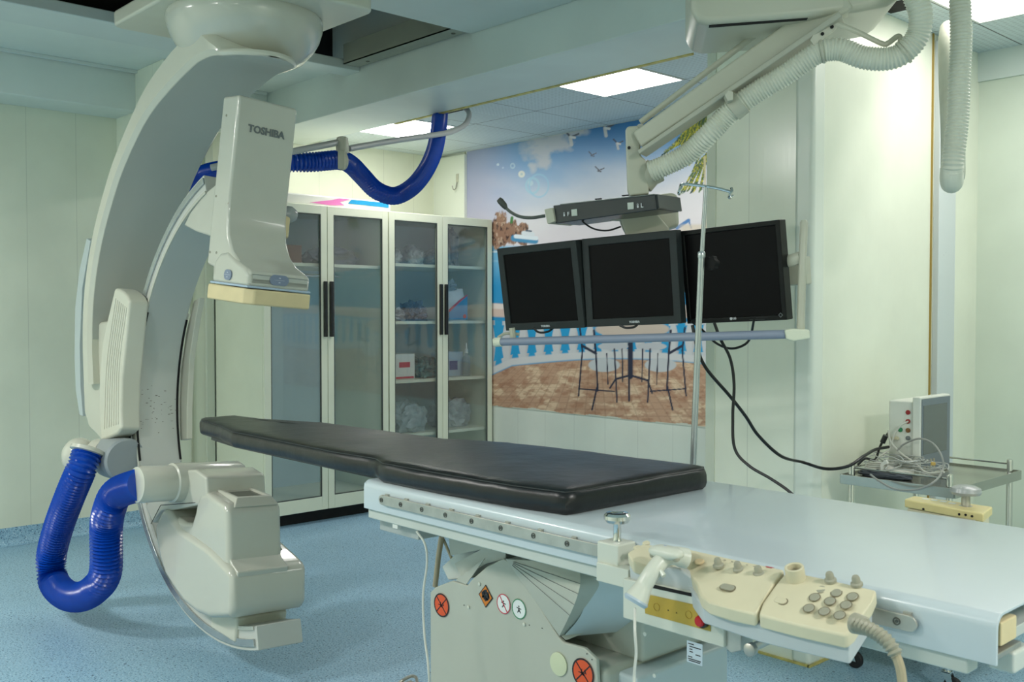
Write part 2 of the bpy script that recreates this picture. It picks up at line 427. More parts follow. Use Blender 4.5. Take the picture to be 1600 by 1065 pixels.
# coved vinyl skirting and the sealant line round the column foot
def skirt(name, x0, y0, x1, y1, nx, ny, h=.11):
    bm = bmesh.new(); prof = [(.045, 0.001), (.022, .006), (.008, .022), (.004, .045), (.004, h), (0, h)]
    A = [bm.verts.new((x0 + nx * a, y0 + ny * a, b)) for a, b in prof]; Bv = [bm.verts.new((x1 + nx * a, y1 + ny * a, b)) for a, b in prof]
    for i in range(len(prof) - 1): bm.faces.new((A[i], A[i + 1], Bv[i + 1], Bv[i]))
    return struct(name, bm, M_floor, smooth=True)
skirt('baseboard_left', XL, -3, XL, YB, 1, 0)
skirt('baseboard_back', XL, YB, -2.63, YB, 0, -1)
skirt('baseboard_right', XC, 5.18, 2.5, 5.18, 0, -1, .06)
bm = bmesh.new(); box(bm, -2.63, XC + .006, YC - .012, YC - .001, 0, .008); box(bm, XC + .001, XC + .012, YC - .012, 4.6, 0, .008)
struct('trim_9', bm, M_sealant)

# rear bay and right bay: tiled ceiling
bm = bmesh.new()
box(bm, XL, XC, 3.9, YB, ZC, ZC + .05)
struct('ceiling', bm, M_tile)
struct('ceiling_right', B(XC, 2.6, 3.49, 5.26, ZC, ZC + .05), tile_mat('ceiling tiles right', srgb(205, 218, 220), -1.91, 4.63))
# beam between the rear bay and the raised front ceiling
struct('ceiling_beam', B(XL, XC, 3.49, 3.97, 2.70, 3.3), M_bulk, bevel=.006)
struct('ceiling_beam_right', B(XC, 2.6, 3.43, 3.49, ZC, 3.3), M_bulk)
struct('trim_10', B(-5.45, -3.0, 3.962, 3.990, 2.694, 2.712), M_sealant, bevel=.004)
struct('trim_11', B(-2.12, 2.5, 5.165, 5.18, 2.60, 2.745), M_bulk)
# left bulkhead, raised ceiling panels, service slots
struct('ceiling_bulkhead', B(XL, -6.28, -3.0, 3.49, 2.71, 3.3), M_bulk, bevel=.006)
struct('wall_duct', B(XL, -5.86, 2.56, 2.80, 2.30, 2.965), M_wallx, bevel=.004)
bm = bmesh.new()
box(bm, -6.28, -5.46, -3.0, 3.49, 2.965, 3.0)
struct('ceiling_front_left', bm, M_bulk)
struct('trim_12', B(-6.27, -6.245, -3, 3.47, 2.945, 2.965), M_ceil, bevel=.003)
struct('trim_13', B(-5.46, -5.12, -3.0, 3.05, 2.905, 2.965), M_ceil, bevel=.006)
struct('trim_14', B(-5.30, -5.14, 3.05, 3.49, 2.91, 2.97), M_bulk, bevel=.006)
struct('trim_15', B(-6.2, -5.46, 3.10, 3.13, 2.955, 2.965), M_dark)
struct('ceiling_void', B(-5.46, 2.5, -3.0, 3.49, 3.38, 3.42), M_dark)
struct('wall_void', B(-5.47, -5.45, -3.0, 3.49, 2.97, 3.4), M_dark)
struct('ceiling_front', B(-4.09, 2.5, 1.0, 3.485, 2.925, 2.95), M_ceil, bevel=.004)
struct('ceiling_front_near', B(-5.12, 2.5, -3.0, 1.0, 2.93, 2.95), M_ceil)
bm = bmesh.new(); box(bm, -5.12, -4.09, 3.355, 3.36, 2.93, 3.05); box(bm, -5.12, -4.09, 3.355, 3.46, 2.93, 2.936)
struct('trim_16', bm, mat('angle channel', srgb(150, 154, 140), 0.4, noise=0.06, nscale=6))
struct('trim_17', B(-4.98, -4.09, 3.0, 3.04, 3.05, 3.2), mat('void beam', srgb(110, 116, 106), 0.6))
bm = bmesh.new()
for x in (-4.96, -4.16): lathe(bm, (x, 3.42, 2.93), (0, 0, -1), [(.012, 0), (.012, .003), (.006, .005)], 12)
struct('trim_18', bm, mat('rivets', srgb(110, 112, 104), 0.4, 0.6))

def ceiling_light(x0, x1, y0, y1, z, strength, label, nm, grp='square ceiling light panels'):
    t = thing('ceiling_light', label, 'light', ((x0 + x1) / 2, (y0 + y1) / 2, z), grp)
    bm = bmesh.new()
    for a in ((x0, x1, y0, y0 + .012), (x0, x1, y1 - .012, y1), (x0, x0 + .012, y0 + .012, y1 - .012), (x1 - .012, x1, y0 + .012, y1 - .012)): box(bm, *a, z - .006, z)
    obj('frame', bm, mat('light frame', srgb(220, 224, 220), 0.4), t, smooth=False)
    df = obj('diffuser', B(x0 + .012, x1 - .012, y0 + .012, y1 - .012, z - .004, z - .001), mat('light frame', srgb(220, 224, 220), 0.4), t, smooth=False, label='glowing white diffuser')
    df.data.materials.append(emis('light panel ' + nm, strength))
    for p_ in df.data.polygons:
        if p_.normal.z < -.5: p_.material_index = 1
    return t
ceiling_light(-4.07, -3.47, 3.975, 4.53, ZC, P_REAR, 'bright square light panel in tiled ceiling above the beach mural', 'rear a')
ceiling_light(-6.04, -5.42, 3.975, 4.485, ZC, P_REAR, 'bright square light panel above the glass cabinets beside the blue hose', 'rear b')
ceiling_light(-1.90, -0.70, 4.03, 4.63, ZC, P_RIGHT, 'brightest light panel at top right corner over the white column', 'right')
for i, (x, y) in enumerate(((-5.0, -1.1), (-2.6, -1.1), (-0.3, -1.1), (1.5, 1.6))):
    ceiling_light(x - .3, x + .3, y - .3, y + .3, 2.925, P_FRONT[i], ['ceiling light panel over the left front of the room', 'ceiling light panel behind the viewer, left of centre', 'ceiling light panel straight behind the viewer', 'ceiling light panel to the right of the viewer'][i], 'front %d' % i)

# hole for the hose
struct('trim_19', B(-5.17, -4.95, 3.985, 4.16, ZC - .003, ZC - .0005), M_gap)

# ================================================================== THE C-ARM GANTRY
def basis(al, g, be):
    a, gg, b = math.radians(al), math.radians(g), math.radians(be)
    ex = Vector((math.cos(gg), math.sin(gg), 0)); t = Vector((-math.sin(gg), math.cos(gg), 0))
    ez = t * math.sin(a) + Vector((0, 0, math.cos(a))); n = ez.cross(ex)
    return ex, n, ez, ex * math.cos(b) - ez * math.sin(b), ez * math.cos(b) + ex * math.sin(b)
EX, EN, EZ, E1, E3 = basis(4, 2, 5)
OC = Vector((-3.702, 2.004, 1.098))
def L3(a, b, c): return OC + E1 * a + EN * b + E3 * c        # imaging frame: across, depth, along the beam axis
def onN(x, y, v): return aP(x, y, OC + EN * v, EN)
def arcpt(r, deg, v): a = math.radians(deg); return OC + EX * (r * math.cos(a)) + EZ * (r * math.sin(a)) + EN * v
def arcband(r0, r1, a0, a1, v0, v1, n=60):
    bm = bmesh.new(); R = []
    for i in range(n + 1):
        d = a0 + (a1 - a0) * i / n
        R.append([bm.verts.new(arcpt(r, d, v)) for r, v in ((r0, v0), (r1, v0), (r1, v1), (r0, v1))])
    for a, b in zip(R, R[1:]):
        for k in range(4): bm.faces.new((a[k], a[(k + 1) % 4], b[(k + 1) % 4], b[k]))
    bm.faces.new(R[0][::-1]); bm.faces.new(R[-1])
    return bm
G = thing('c_arm_gantry', 'large cream ceiling-mounted C-arm X-ray gantry at the left of the room', 'medical imaging machine', (-3.85, 2.04, 2.66))
# ceiling carriage and bowl
def rrect(x0, x1, y0, y1, r, z, n=6):
    out = []
    for (cx, cy, a0) in ((x1 - r, y1 - r, 0), (x0 + r, y1 - r, 90), (x0 + r, y0 + r, 180), (x1 - r, y0 + r, 270)):
        for k in range(n + 1):
            a = math.radians(a0 + 90 * k / n); out.append((cx + r * math.cos(a), cy + r * math.sin(a), z))
    return out
obj('ceiling_plate', PR(rrect(-4.38, -3.42, 1.68, 2.40, .05, 2.672), (0, 0, .065)), M_body, G, bevel=.012, seg=3)
cb = obj('carriage_box', B(-4.25, -3.35, 1.80, 2.34, 2.737, 3.20), M_tside, G, bevel=.01)
bm = bmesh.new()
for y in (1.74, 2.36): box(bm, -5.45, -1.6, y, y + .05, 3.05, 3.16)
obj('ceiling_rails', bm, mat('void beam', srgb(110, 116, 106), 0.6), G)
BC = Vector((-3.87, 2.05, 2.672))
prof = [(.318, 0), (.322, -.012), (.32, -.04), (.306, -.085), (.28, -.13), (.24, -.17), (.18, -.197), (.10, -.212), (.03, -.216)]
obj('bearing_bowl', LA(BC, (0, 0, 1), prof, 56), M_cover, G, angle=50)
# support arm: inner edge taken along the near face, constant depth 1.80 to 2.20
inner = [(328, 84), (312, 90), (297, 100), (266, 131), (234, 169), (212, 206), (188, 259), (172, 306), (153, 378), (141, 456), (138, 530), (140, 600)]
YN, YF = 1.80, 2.20
AC = Vector((-3.74, 2.0, 2.44))
I3 = [aY(x, y, YN) for x, y in inner]
I3 = [Vector((x, YN, 2.44)) for x in (-3.542, -3.552, -3.575, -3.61, -3.65)] + I3
def awid(x):
    """half width of the arm: its top end is a half round under the bowl"""
    d = x - AC.x
    return .2 if d <= 0 else math.sqrt(max(.0009, .04 - d * d))
I3 = [I3[0], I3[1], I3[2], I3[3]] + catmull(I3[4:], 4)
bm = bmesh.new(); R = []
for i, p in enumerate(I3):
    a = I3[max(0, i - 1)]; b = I3[min(len(I3) - 1, i + 1)]
    t = (b - a).normalized(); nrm = Vector((-t.z, 0, t.x))
    nrm = -nrm if nrm.dot(Vector((-3.8, 0, 1.3)) - p) > 0 else nrm
    s = i / (len(I3) - 1)
    k_ = min(1, max(0, (s - .07) / .2)); k_ = k_ * k_ * (3 - 2 * k_)
    th = .022 + .085 * k_ + .045 * math.exp(-((s - .35) / .16) ** 2)
    # width narrows towards the top where it meets the bowl
    hw = awid(p.x); y0, y1 = AC.y - hw, AC.y + hw * .9
    q = p + nrm * th
    c = min(.018, hw * .4, th * .4); c2 = min(.03, th * .4)
    R.append([bm.verts.new(v) for v in (Vector((p.x, y0 + c, p.z)), Vector((p.x, y0, p.z)) + nrm * c, Vector((q.x, y0, q.z)) - nrm * c2, Vector((q.x, y0 + c2, q.z)), Vector((q.x, y1 - c2, q.z)), Vector((q.x, y1, q.z)) - nrm * c2, Vector((p.x, y1, p.z)) + nrm * c, Vector((p.x, y1 - c, p.z)))])
for a, b in zip(R, R[1:]):
    for k in range(8): bm.faces.new((a[k], a[(k + 1) % 8], b[(k + 1) % 8], b[k]))
bm.faces.new(R[0][::-1]); bm.faces.new(R[-1])
arm = obj('support_arm', bm, M_body, G, angle=40)
# grey blue lining set into the concave side of the arm
bm = bmesh.new(); A = []
for i, p in enumerate(I3[:-4]):
    a = I3[max(0, i - 1)]; b = I3[i + 1]; t = (b - a).normalized(); nrm = Vector((-t.z, 0, t.x))
    nrm = nrm if nrm.dot(Vector((-3.8, 0, 1.3)) - p) > 0 else -nrm
    s = i / (len(I3) - 1)
    hw = awid(p.x) * .9; y0, y1 = AC.y - hw, AC.y + hw * .9
    A.append([bm.verts.new(v) for v in (Vector((p.x, y0, p.z)) - nrm * .004, Vector((p.x, y0, p.z)) + nrm * .002, Vector((p.x, y1, p.z)) + nrm * .002, Vector((p.x, y1, p.z)) - nrm * .004)])
for a, b in zip(A, A[1:]):
    for k in range(4): bm.faces.new((a[k], a[(k + 1) % 4], b[(k + 1) % 4], b[k]))
bm.faces.new(A[0][::-1]); bm.faces.new(A[-1])
obj('arm_lining', bm, mat('arm lining', srgb(180, 182, 172), 0.5, noise=0.04, nscale=2), G, label='grey-blue inner lining of the arm')
# pivot housing behind the C
px = [(139, 516), (152, 503), (175, 500), (185, 520), (185, 690), (160, 692), (150, 680), (138, 668), (131, 645), (129, 600), (133, 550)]
obj('pivot_housing', PR([aY(x, y, 1.85) for x, y in px], (0, .33, 0)), M_body, G, bevel=.02, seg=4)
px = [(135, 372), (141, 376), (128, 450), (124, 540), (125, 600), (129, 650), (124, 648), (118, 610), (116, 560), (117, 480), (124, 420)]
obj('back_cover', PR([aY(x, y, 1.90) for x, y in px], (0, .2, 0)), mat('back strip', srgb(188, 198, 196), .5), G, bevel=.004, label='pale blue cover strip')
# C sleeve, near half: ribbed cover
px = [(179, 449), (186, 451), (192, 455), (198, 461), (202, 470), (196, 530), (190, 590), (188, 640), (189, 670), (182, 678), (172, 683), (157, 689), (154, 640), (155, 580), (160, 530), (168, 495)]
sp = [onN(x, y, -.20) for x, y in px]
slv = obj('sleeve', PR(sp, EN * .095), M_body, G, bevel=.014, seg=3)
obj('sleeve_core', arcband(1.004, 1.10, 160, 202, -.12, .16, 24), M_body, G, bevel=.006)
ribs = [((181 + 2.8 * k, 454 + 2.4 * k), (163 + 3.6 * k, 682 - 1.2 * k)) for k in range(7)]
bm = bmesh.new()
for (x0, y0), (x1, y1) in ribs:
    xm, ym = (x0 + x1) / 2 - 5, (y0 + y1) / 2
    tube(bm, catmull([onN(x0, y0 + 12, -.201), onN(xm, ym, -.201), onN(x1, y1 - 12, -.201)], 8), .0026, 6)
obj('ribs', bm, M_body, slv, label='vertical ribs on the sleeve')
px = [(302, 470), (312, 464), (305, 500), (296, 560), (292, 640), (292, 686), (281, 688), (280, 640), (282, 580), (290, 520)]
fs = obj('sleeve_wing', PR([onN(x, y, .125) for x, y in px], EN * .03), M_body, G, bevel=.006)
obj('sleeve_gap', arcband(.903, .909, 158.5, 203, -.104, -.095, 30), M_gap, G)
obj('sleeve_gap', arcband(.903, .909, 160, 203, .095, .104, 30), M_gap, G)
# the C itself
carc = obj('c_arc', arcband(.908, 1.0, 112, 286, -.10, .10, 90), M_body2, G, bevel=.004, angle=20)
obj('guide_rail', arcband(.955, .985, 112, 285, -.108, -.10, 90), M_rail, carc, bevel=.002, label='bright aluminium guide rail')
obj('arc_edge', arcband(.908, .922, 112, 285, -.106, -.10, 90), M_cover, carc, label='light edge strip')
bm = bmesh.new()
rr = random.Random(3)
for k in range(46):
    a = 188 + rr.gauss(0, 3.2); v = rr.uniform(-.09, .09); da = rr.uniform(.06, .18); dv = rr.uniform(.002, .012)
    vs = [bm.verts.new(arcpt(.9072, aa, vv)) for aa, vv in ((a, v), (a, v + dv), (a + da, v + dv), (a + da, v))]
    bm.faces.new(vs)
sc_ = obj('scuff_marks', bm, mat('scuff brown', srgb(84, 72, 56), 0.7), carc, label='small brown scuffs on the inner face'); sc_['kind'] = 'stuff'
# carriage wedge between the C and the detector
px = [(286, 352), (297, 330), (318, 302), (340, 284), (352, 280), (352, 372), (330, 370), (305, 362)]
obj('detector_bracket', PR([onN(x, y, -.10) for x, y in px], EN * .17), M_cover, G, bevel=.012, seg=3)
# detector
prof = [(-.235, 1.20), (-.105, 1.20), (-.103, 1.0), (-.105, .80), (-.10, .72), (-.08, .635), (-.04, .575), (.02, .535), (.085, .513), (.118, .50), (.122, .488), (.122, .44), (-.175, .44), (-.18, .50), (-.235, .51)]
det = obj('detector_housing', PR([L3(a, -.16, c) for a, c in prof], EN * .275), M_cover, G, bevel=.02, seg=4, angle=40)
obj('head_flare', PR([L3(a, -.168, c) for a, c in [(-.165, .44), (.122, .44), (.122, .488), (.085, .513), (.01, .538), (-.06, .568), (-.12, .56), (-.158, .525)]], EN * .285), M_cover, det, bevel=.016, seg=3)
obj('trim_strip', PR([L3(a, -.171, .435) for a in (-.172, .128)] + [L3(.128, .119, .435), L3(-.172, .119, .435)], E3 * .009), M_trimblue, det, bevel=.004, label='pale blue trim line')
bp = [L3(-.185, -.172, .432), L3(.10, -.172, .432), L3(.134, -.14, .432), L3(.134, .118, .432), L3(-.185, .118, .432)]
obj('bumper_plate', PR(bp, E3 * -.062), M_cream, G, bevel=.008, seg=3, label='cream collision bumper under the detector')
tx = text('logo', 'TOSHIBA', .041, L3(-.1015, -.022, 1.075), EN, E3, M_greyprint, det, bold=.0014)
def pad(name, c, right, up, w_, h_, m, parent, th=.004, n=8, label=None):
    """rounded pill or pad standing on a surface"""
    right = Vector(right).normalized(); up = Vector(up).normalized(); nr = right.cross(up); r = min(w_, h_) / 2; pts = []
    for (sx, sy, a0) in ((1, 1, 0), (-1, 1, 90), (-1, -1, 180), (1, -1, 270)):
        for k in range(n + 1):
            a = math.radians(a0 + 90 * k / n)
            pts.append(Vector(c) + right * (sx * (w_ / 2 - r) + r * math.cos(a)) + up * (sy * (h_ / 2 - r) + r * math.sin(a)))
    return obj(name, PR(pts, nr * th), m, parent, label=label, bevel=min(.0012, th / 3))
for c, nm in ((aP(357, 429, OC + EN * -.1685, EN), 0), (aP(436, 438, OC + E1 * .1225, E1), 1)):
    ri, u = (E1, E3) if nm == 0 else (EN, E3)
    p_ = pad('button_pad', c, ri, u, .058 if nm == 0 else .085, .042, mat('pad blue grey', srgb(128, 140, 160), 0.4), det, .005)
    bm = bmesh.new()
    nr = ri.cross(u)
    for s in (-1, 1): obox(bm, c + nr * .0055 + u * .009 * s, ri, u, nr, .004, .002, .0006)
    obox(bm, c + nr * .0055, ri, u, nr, .022, .0006, .0006)
    obj('pad_marks', bm, mat('pad marks', srgb(196, 204, 216), 0.4), p_)
for c in ((-.19, 1.12), (-.21, .79), (-.215, .56), (-.16, .56)): obj('screw_cap', lathe_ring(bmesh.new(), L3(c[0], -.1605, c[1]), -EN, .004, .0055, .001, 14), mat('screw ring', srgb(150, 148, 130), 0.5), det)
kb = L3(-.16, .115, .76)
obj('side_knob', LA(kb, EN, [(.02, 0), (.026, .01), (.036, .035), (.036, .05), (.026, .07), (.01, .078)], 20), mat('grey knob', srgb(160, 164, 162), 0.25), G)
obj('side_lever', PR([L3(-.17, .12, .75), L3(-.13, .12, .75), L3(-.13, .12, .66), L3(-.155, .12, .65)], EN * .03), M_cream, G, bevel=.006)
# tube housing: long sloped body with a raised collimator box
prof = [onN(x, y, -.19) for x, y in [(240, 822), (253, 792), (262, 800), (280, 826), (300, 838), (325, 856), (349, 880), (360, 893), (362, 905), (361, 960), (356, 966), (325, 966), (305, 958), (285, 942), (268, 918), (256, 898), (250, 880), (243, 850)]]
tb = obj('tube_housing', PR(prof, EN * .34), M_cover, G, bevel=.028, seg=4, angle=40)
px = [(253, 806), (276, 815), (298, 816), (303, 800), (306, 784), (311, 771), (322, 769), (345, 783), (352, 790), (355, 868), (330, 852), (300, 838), (278, 826), (258, 815)]
px = [(262, 800), (286, 816), (298, 816), (303, 800), (306, 784), (311, 771), (322, 768), (350, 786), (355, 796), (357, 900), (330, 900), (290, 880), (262, 830)]
col_ = obj('collimator_box', PR([onN(x, y, -.175) for x, y in px], EN * .245), M_cover, G, bevel=.026, seg=4, angle=40)
# curved shoulders between the narrow box and the wide body (far and front sides)
sh = [L3(.155, -.14, -.55), L3(.155, .062, -.55)]
bm = bmesh.new(); prof2 = [(.135, -.50), (.15, -.555), (.175, -.60), (.215, -.63), (.262, -.65), (.262, -.70), (.10, -.70), (.10, -.50)]
prism(bm, [L3(a, -.165, c) for a, c in prof2], EN * .225)
obj('front_shoulder', bm, M_cover, tb, bevel=.006, seg=2)
bm = bmesh.new(); prof3 = [(.055, -.47), (.072, -.55), (.09, -.60), (.115, -.63), (.14, -.66), (.14, -.72), (.02, -.72), (.02, -.47)]
prism(bm, [L3(-.10, b, c) for b, c in prof3], E1 * .24)
obj('far_shoulder', bm, M_cover, tb, bevel=.006, seg=2)
wc = [L3(-.055, -.12, -.392), L3(.125, -.12, -.392), L3(.125, .035, -.392), L3(-.055, .035, -.392)]
cc = sum(wc, Vector()) / 4
bm = bmesh.new(); a = [bm.verts.new(cc + (p - cc) * 1.28 - E3 * .035) for p in wc]; b = [bm.verts.new(p) for p in wc]; i2 = [bm.verts.new(cc + (p - cc) * .82) for p in wc]; d = [bm.verts.new(cc + (p - cc) * .76 - E3 * .012) for p in wc]
for P_, Q_ in ((a, b), (b, i2), (i2, d)):
    for k in range(4): bm.faces.new((P_[k], P_[(k + 1) % 4], Q_[(k + 1) % 4], Q_[k]))
bm.faces.new(a); bm.faces.new(d)
wf = obj('beam_window_frame', bm, M_cover, col_, bevel=.004)
obj('beam_window', PR([cc + (p - cc) * .78 - E3 * .008 for p in wc], -E3 * .003), mat('window glass dark', srgb(84, 88, 80), 0.1), wf, label='dark glass beam window')
bm = bmesh.new()
obox(bm, OC + E1 * .105 + EN * 0 + E3 * -.902, E1, EN, E3, .10, .115, .052)
fb = obj('end_block', bm, M_body, G, bevel=.012, seg=3)
obj('key_switch', LA(L3(.206, .0, -.90), E1, [(.022, 0), (.022, .002), (.014, .004), (.013, .003)], 24), M_body, fb)
obj('key_hole', lathe_ring(LA(L3(.2085, .0, -.90), E1, [(.0035, 0), (.0035, .003)], 12), L3(.2085, .0, -.90), E1, .006, .0115, .002, 20), M_black, fb, label='black round socket')
# lens shaped underside fairing between body and arc
obj('under_fairing', arcband(.88, .92, 245, 264, -.085, .085, 24), M_body, G, bevel=.003)
bm = bmesh.new()
bd = [(.6, .1)]
sp_ = [(.03, .05), (.0, .01), (-.02, -.04), (.01, -.06), (.035, -.03), (.045, .02)]
cs = L3(.2525, .115, -.72)
vs = [bm.verts.new(cs + E1 * .0015 + EN * (a * .55) + E3 * (b * .75)) for a, b in sp_]; bm.faces.new(vs)
obj('paint_chip', bm, mat('chip brown', srgb(168, 156, 128), 0.6), tb, label='chipped brown patch')
# hose joints
hc = onN(212, 757, -.36)
hce = hc + EN * .47
obj('hose_boss', LA(hc, EN, [(.052, 0), (.072, .004), (.075, .02), (.074, .15), (.082, .155), (.082, .45), (.07, .47)], 32), M_cover, G)
px = [(246, 742), (262, 735), (305, 733), (322, 745), (324, 786), (252, 800), (238, 818), (226, 790), (240, 770)]
obj('tube_bracket', PR([onN(x, y, -.17) for x, y in px], EN * .27), M_cover, G, bevel=.012, seg=3)
bm = bmesh.new(); tube(bm, [onN(236, 818, -.195), onN(251, 789, -.195), onN(305, 785, -.193)], .0015, 5)
obj('seam_line', bm, M_gap, tb)
mc = aY(185, 715, 1.80)
obj('motor_housing', LA(mc + Vector((.10, .0, -.0)), (-1, 0, 0), [(.09, 0), (.10, .01), (.10, .17), (.085, .19)], 28), mat('motor grey', srgb(150, 158, 160), 0.4), G, label='grey motor housing')
obj('elbow_collar', LA(aY(163, 708, 1.76), (-.75, -.3, 0), [(.062, 0), (.066, .01), (.066, .05), (.058, .06)], 24), M_cover, G)
bm = bmesh.new(); bmesh.ops.create_uvsphere(bm, u_segments=28, v_segments=16, radius=.088)
bc = aY(124, 712, 1.70)
for v in bm.verts: v.co = Vector((v.co.x, v.co.y * .9, v.co.z)) + bc
obj('elbow_ball', bm, M_cover, G)
hp = [(138, 703, 1.66), (126, 735, 1.62), (108, 778, 1.60), (90, 828, 1.59), (80, 872, 1.585), (84, 908, 1.585), (102, 928, 1.585), (125, 932, 1.59), (148, 920, 1.60), (165, 893, 1.61), (170, 860, 1.62), (167, 825, 1.63), (171, 793, 1.65), (188, 768, 1.66), (214, 757, 1.665)]
hp3 = [aY(*q) for q in hp[:-5]] + [aY(166, 826, 1.60), aY(171, 795, 1.59), aY(184, 770, 1.60), hc + EN * .02]
obj('hose_collar', LA(hp3[0] + (hp3[1] - hp3[0]).normalized() * -.012, hp3[1] - hp3[0], [(.06, 0), (.078, .006), (.080, .022), (.070, .026)], 30), M_cover, G)
obj('cable_hose', hose(hp3, .068, .0160, .011, 26), M_hose, G, angle=28, label='blue corrugated hose loop hanging just above the floor')

# upper blue hose and the rod that carries it
hole = aZ(688, 172, ZC)
up_px = [(688, 172, 6.44), (685, 205, 6.2), (678, 238, 6.0), (664, 268, 5.85), (643, 293, 5.7), (616, 306, 5.6), (588, 297, 5.5), (566, 275, 5.4), (548, 257, 5.3), (530, 250, 5.2), (490, 253, 5.1), (450, 254, 5.05), (400, 258, 5.1), (350, 265, 5.2), (322, 271, 5.35), (306, 281, 5.42), (294, 291, 5.48)]
hp3 = [aD(*q) for q in up_px]
hp3[0] = Vector((hole.x, hole.y, 2.742))
tag(obj('cable_hose', hose(hp3, .051, .0180, .010, 22), M_hose, None, angle=28), 'blue corrugated hose sagging from a ceiling hole towards the gantry arm', 'hose')
rod = thing('hose_boom', 'thin grey boom rod under the tiled ceiling carrying the upper blue hose', 'boom', aD(535, 220, 5.2))
rp = [aD(715, 163, 6.5), aD(726, 168, 6.4), aD(733, 178, 6.3), aD(728, 193, 6.2), aD(712, 203, 6.1), aD(690, 209, 6.0), aD(620, 219, 5.65), aD(545, 232, 5.25)]
obj('rod', TB(catmull(rp, 8), .0165, 10), mat('rod grey', srgb(170, 174, 172), 0.4), rod)
obj('rod_stub', TB([aD(530, 222, 5.2), aD(460, 236, 4.9), aD(400, 247, 4.8), aD(330, 262, 4.8)], .0165, 10), mat('rod grey', srgb(170, 174, 172), 0.4), rod)
kc = aD(535, 226, 5.2)
obj('clamp_head', LA(kc + Vector((0, 0, -.045)), (0, 0, 1), [(.03, 0), (.034, .01), (.034, .05), (.03, .06), (.03, .08), (.02, .085)], 16), M_arm, rod)
obj('hose_strap', LA(aD(533, 250, 5.2) + Vector((.0, .0, 0)) - (hp3[10] - hp3[9]).normalized() * .012, (hp3[10] - hp3[9]), [(.0515, 0), (.053, .002), (.053, .022), (.0515, .024)], 24), M_arm, rod)
obj('drop_bar', PR([aD(530, 235, 5.14), aD(540, 235, 5.14), aD(540, 264, 5.12), aD(530, 264, 5.12)], (0, -.008, 0)), M_arm, rod)

# ================================================================== GLASS CABINETS
XF, ZB, ZT = -5.874, .088, 2.17
def cabinet(name, y0, y1, ym, label, shelves, rod_=False):
    t = thing(name, label, 'cabinet', (-6.22, (y0 + y1) / 2, 0), 'tall glass-fronted supply cabinets')
    xb, th = -6.56, .018
    xi = XF - .024
    bm = bmesh.new()
    box(bm, xb, xi, y0, y0 + th, ZB, ZT); box(bm, xb, xi, y1 - th, y1, ZB, ZT)
    box(bm, xb, xi, y0 + th, y1 - th, ZB, ZB + .06); box(bm, xb, xi, y0 + th, y1 - th, ZT - .03, ZT)
    obj('carcass', bm, M_cab, t, bevel=.001)
    obj('back_panel', B(xb, xb + .01, y0 + th, y1 - th, ZB + .06, ZT - .03), mat('cabinet back', srgb(206, 226, 236), 0.5, noise=.05, nscale=3), t)
    obj('plinth', B(xb + .02, XF - .08, y0 + .01, y1 - .01, 0, ZB), M_dark, t)
    for z in shelves: obj('shelf', B(xb + .01, xi - .03, y0 + th, y1 - th, z - .022, z), M_cab, t, bevel=.001)
    if rod_: obj('hanging_rod', TB([Vector((-6.15, y0 + .02, 1.70)), Vector((-6.15, y1 - .25, 1.70))], .012, 12), M_chrome, t)
    for a, b, hy in ((y0 + .002, ym - .002, ym - .024), (ym + .002, y1 - .002, ym + .024)):
        bm = bmesh.new(); w1 = .048
        box(bm, xi, XF, a, a + w1, ZB, ZT - .004); box(bm, xi, XF, b - w1, b, ZB, ZT - .004)
        box(bm, xi, XF, a + w1, b - w1, ZB, ZB + .09); box(bm, xi, XF, a + w1, b - w1, ZT - .062, ZT - .004)
        d = obj('door', bm, M_cab, t, bevel=.002)
        obj('glass_pane', B(xi + .008, xi + .012, a + w1, b - w1, ZB + .09, ZT - .062), M_glass, d, smooth=False)
        bm = bmesh.new(); g = .006
        box(bm, xi + .012, XF - .001, a + w1, a + w1 + g, ZB + .09, ZT - .062); box(bm, xi + .012, XF - .001, b - w1 - g, b - w1, ZB + .09, ZT - .062)
        box(bm, xi + .012, XF - .001, a + w1 + g, b - w1 - g, ZT - .068, ZT - .062); box(bm, xi + .012, XF - .001, a + w1 + g, b - w1 - g, ZB + .09, ZB + .096)
        obj('gasket', bm, mat('gasket grey', srgb(70, 76, 72), 0.6), d, smooth=False)
        obj('handle', B(XF + .001, XF + .026, hy - .010, hy + .010, 1.272, 1.652), M_black, d, bevel=.003, label='long black bar handle')
    return t
cabinet('supply_cabinet', 3.228, 4.222, 3.712, 'tall cream cabinet with glass doors, nearly empty, nearer the C-arm', [1.775], True)
cabinet('supply_cabinet', 4.228, 5.222, 4.722, 'tall cream cabinet with glass doors and stocked shelves beside the beach mural', [1.80, 1.376, .94, .537])
def item(name, bm, m, label, cat, group=None, **k): return tag(obj(name, bm, m, None, **k), label, cat, group)
item('carton', B(-6.25, -6.02, 3.40, 3.60, 1.776, 1.90), M_carton, 'small brown cardboard box on the upper shelf of the left cabinet', 'box', bevel=.003)
item('wire_basket', blob((-6.22, 3.95, 1.776), .13, .20, .085, 5, .2), mat('grey cloth', srgb(120, 130, 136), .7, noise=.2, nscale=9), 'grey crumpled bundle on the upper shelf of the left cabinet', 'bundle')
for i, (y, z, rz) in enumerate(((4.39, 1.802, .11), (4.60, 1.802, .12), (4.86, 1.802, .11))):
    item('plastic_bag', blob((-6.12, y, z), .11, .085, rz * .75, 11 + i, .3), M_pkg,
         ['clear crumpled bag of supplies at left of the top shelf in the right cabinet', 'clear crumpled bag in the middle of the top shelf in the right cabinet', 'clear bag with blue print beside the divider on the top shelf'][i], 'bag', 'plastic bags on the top shelf')
item('folded_bag', blob((-6.22, 5.06, 1.802), .09, .06, .19, 31, .35), mat('grey film', srgb(120, 128, 134), .35, noise=.3, nscale=14), 'tall grey crumpled plastic bag at right of the top shelf', 'bag')
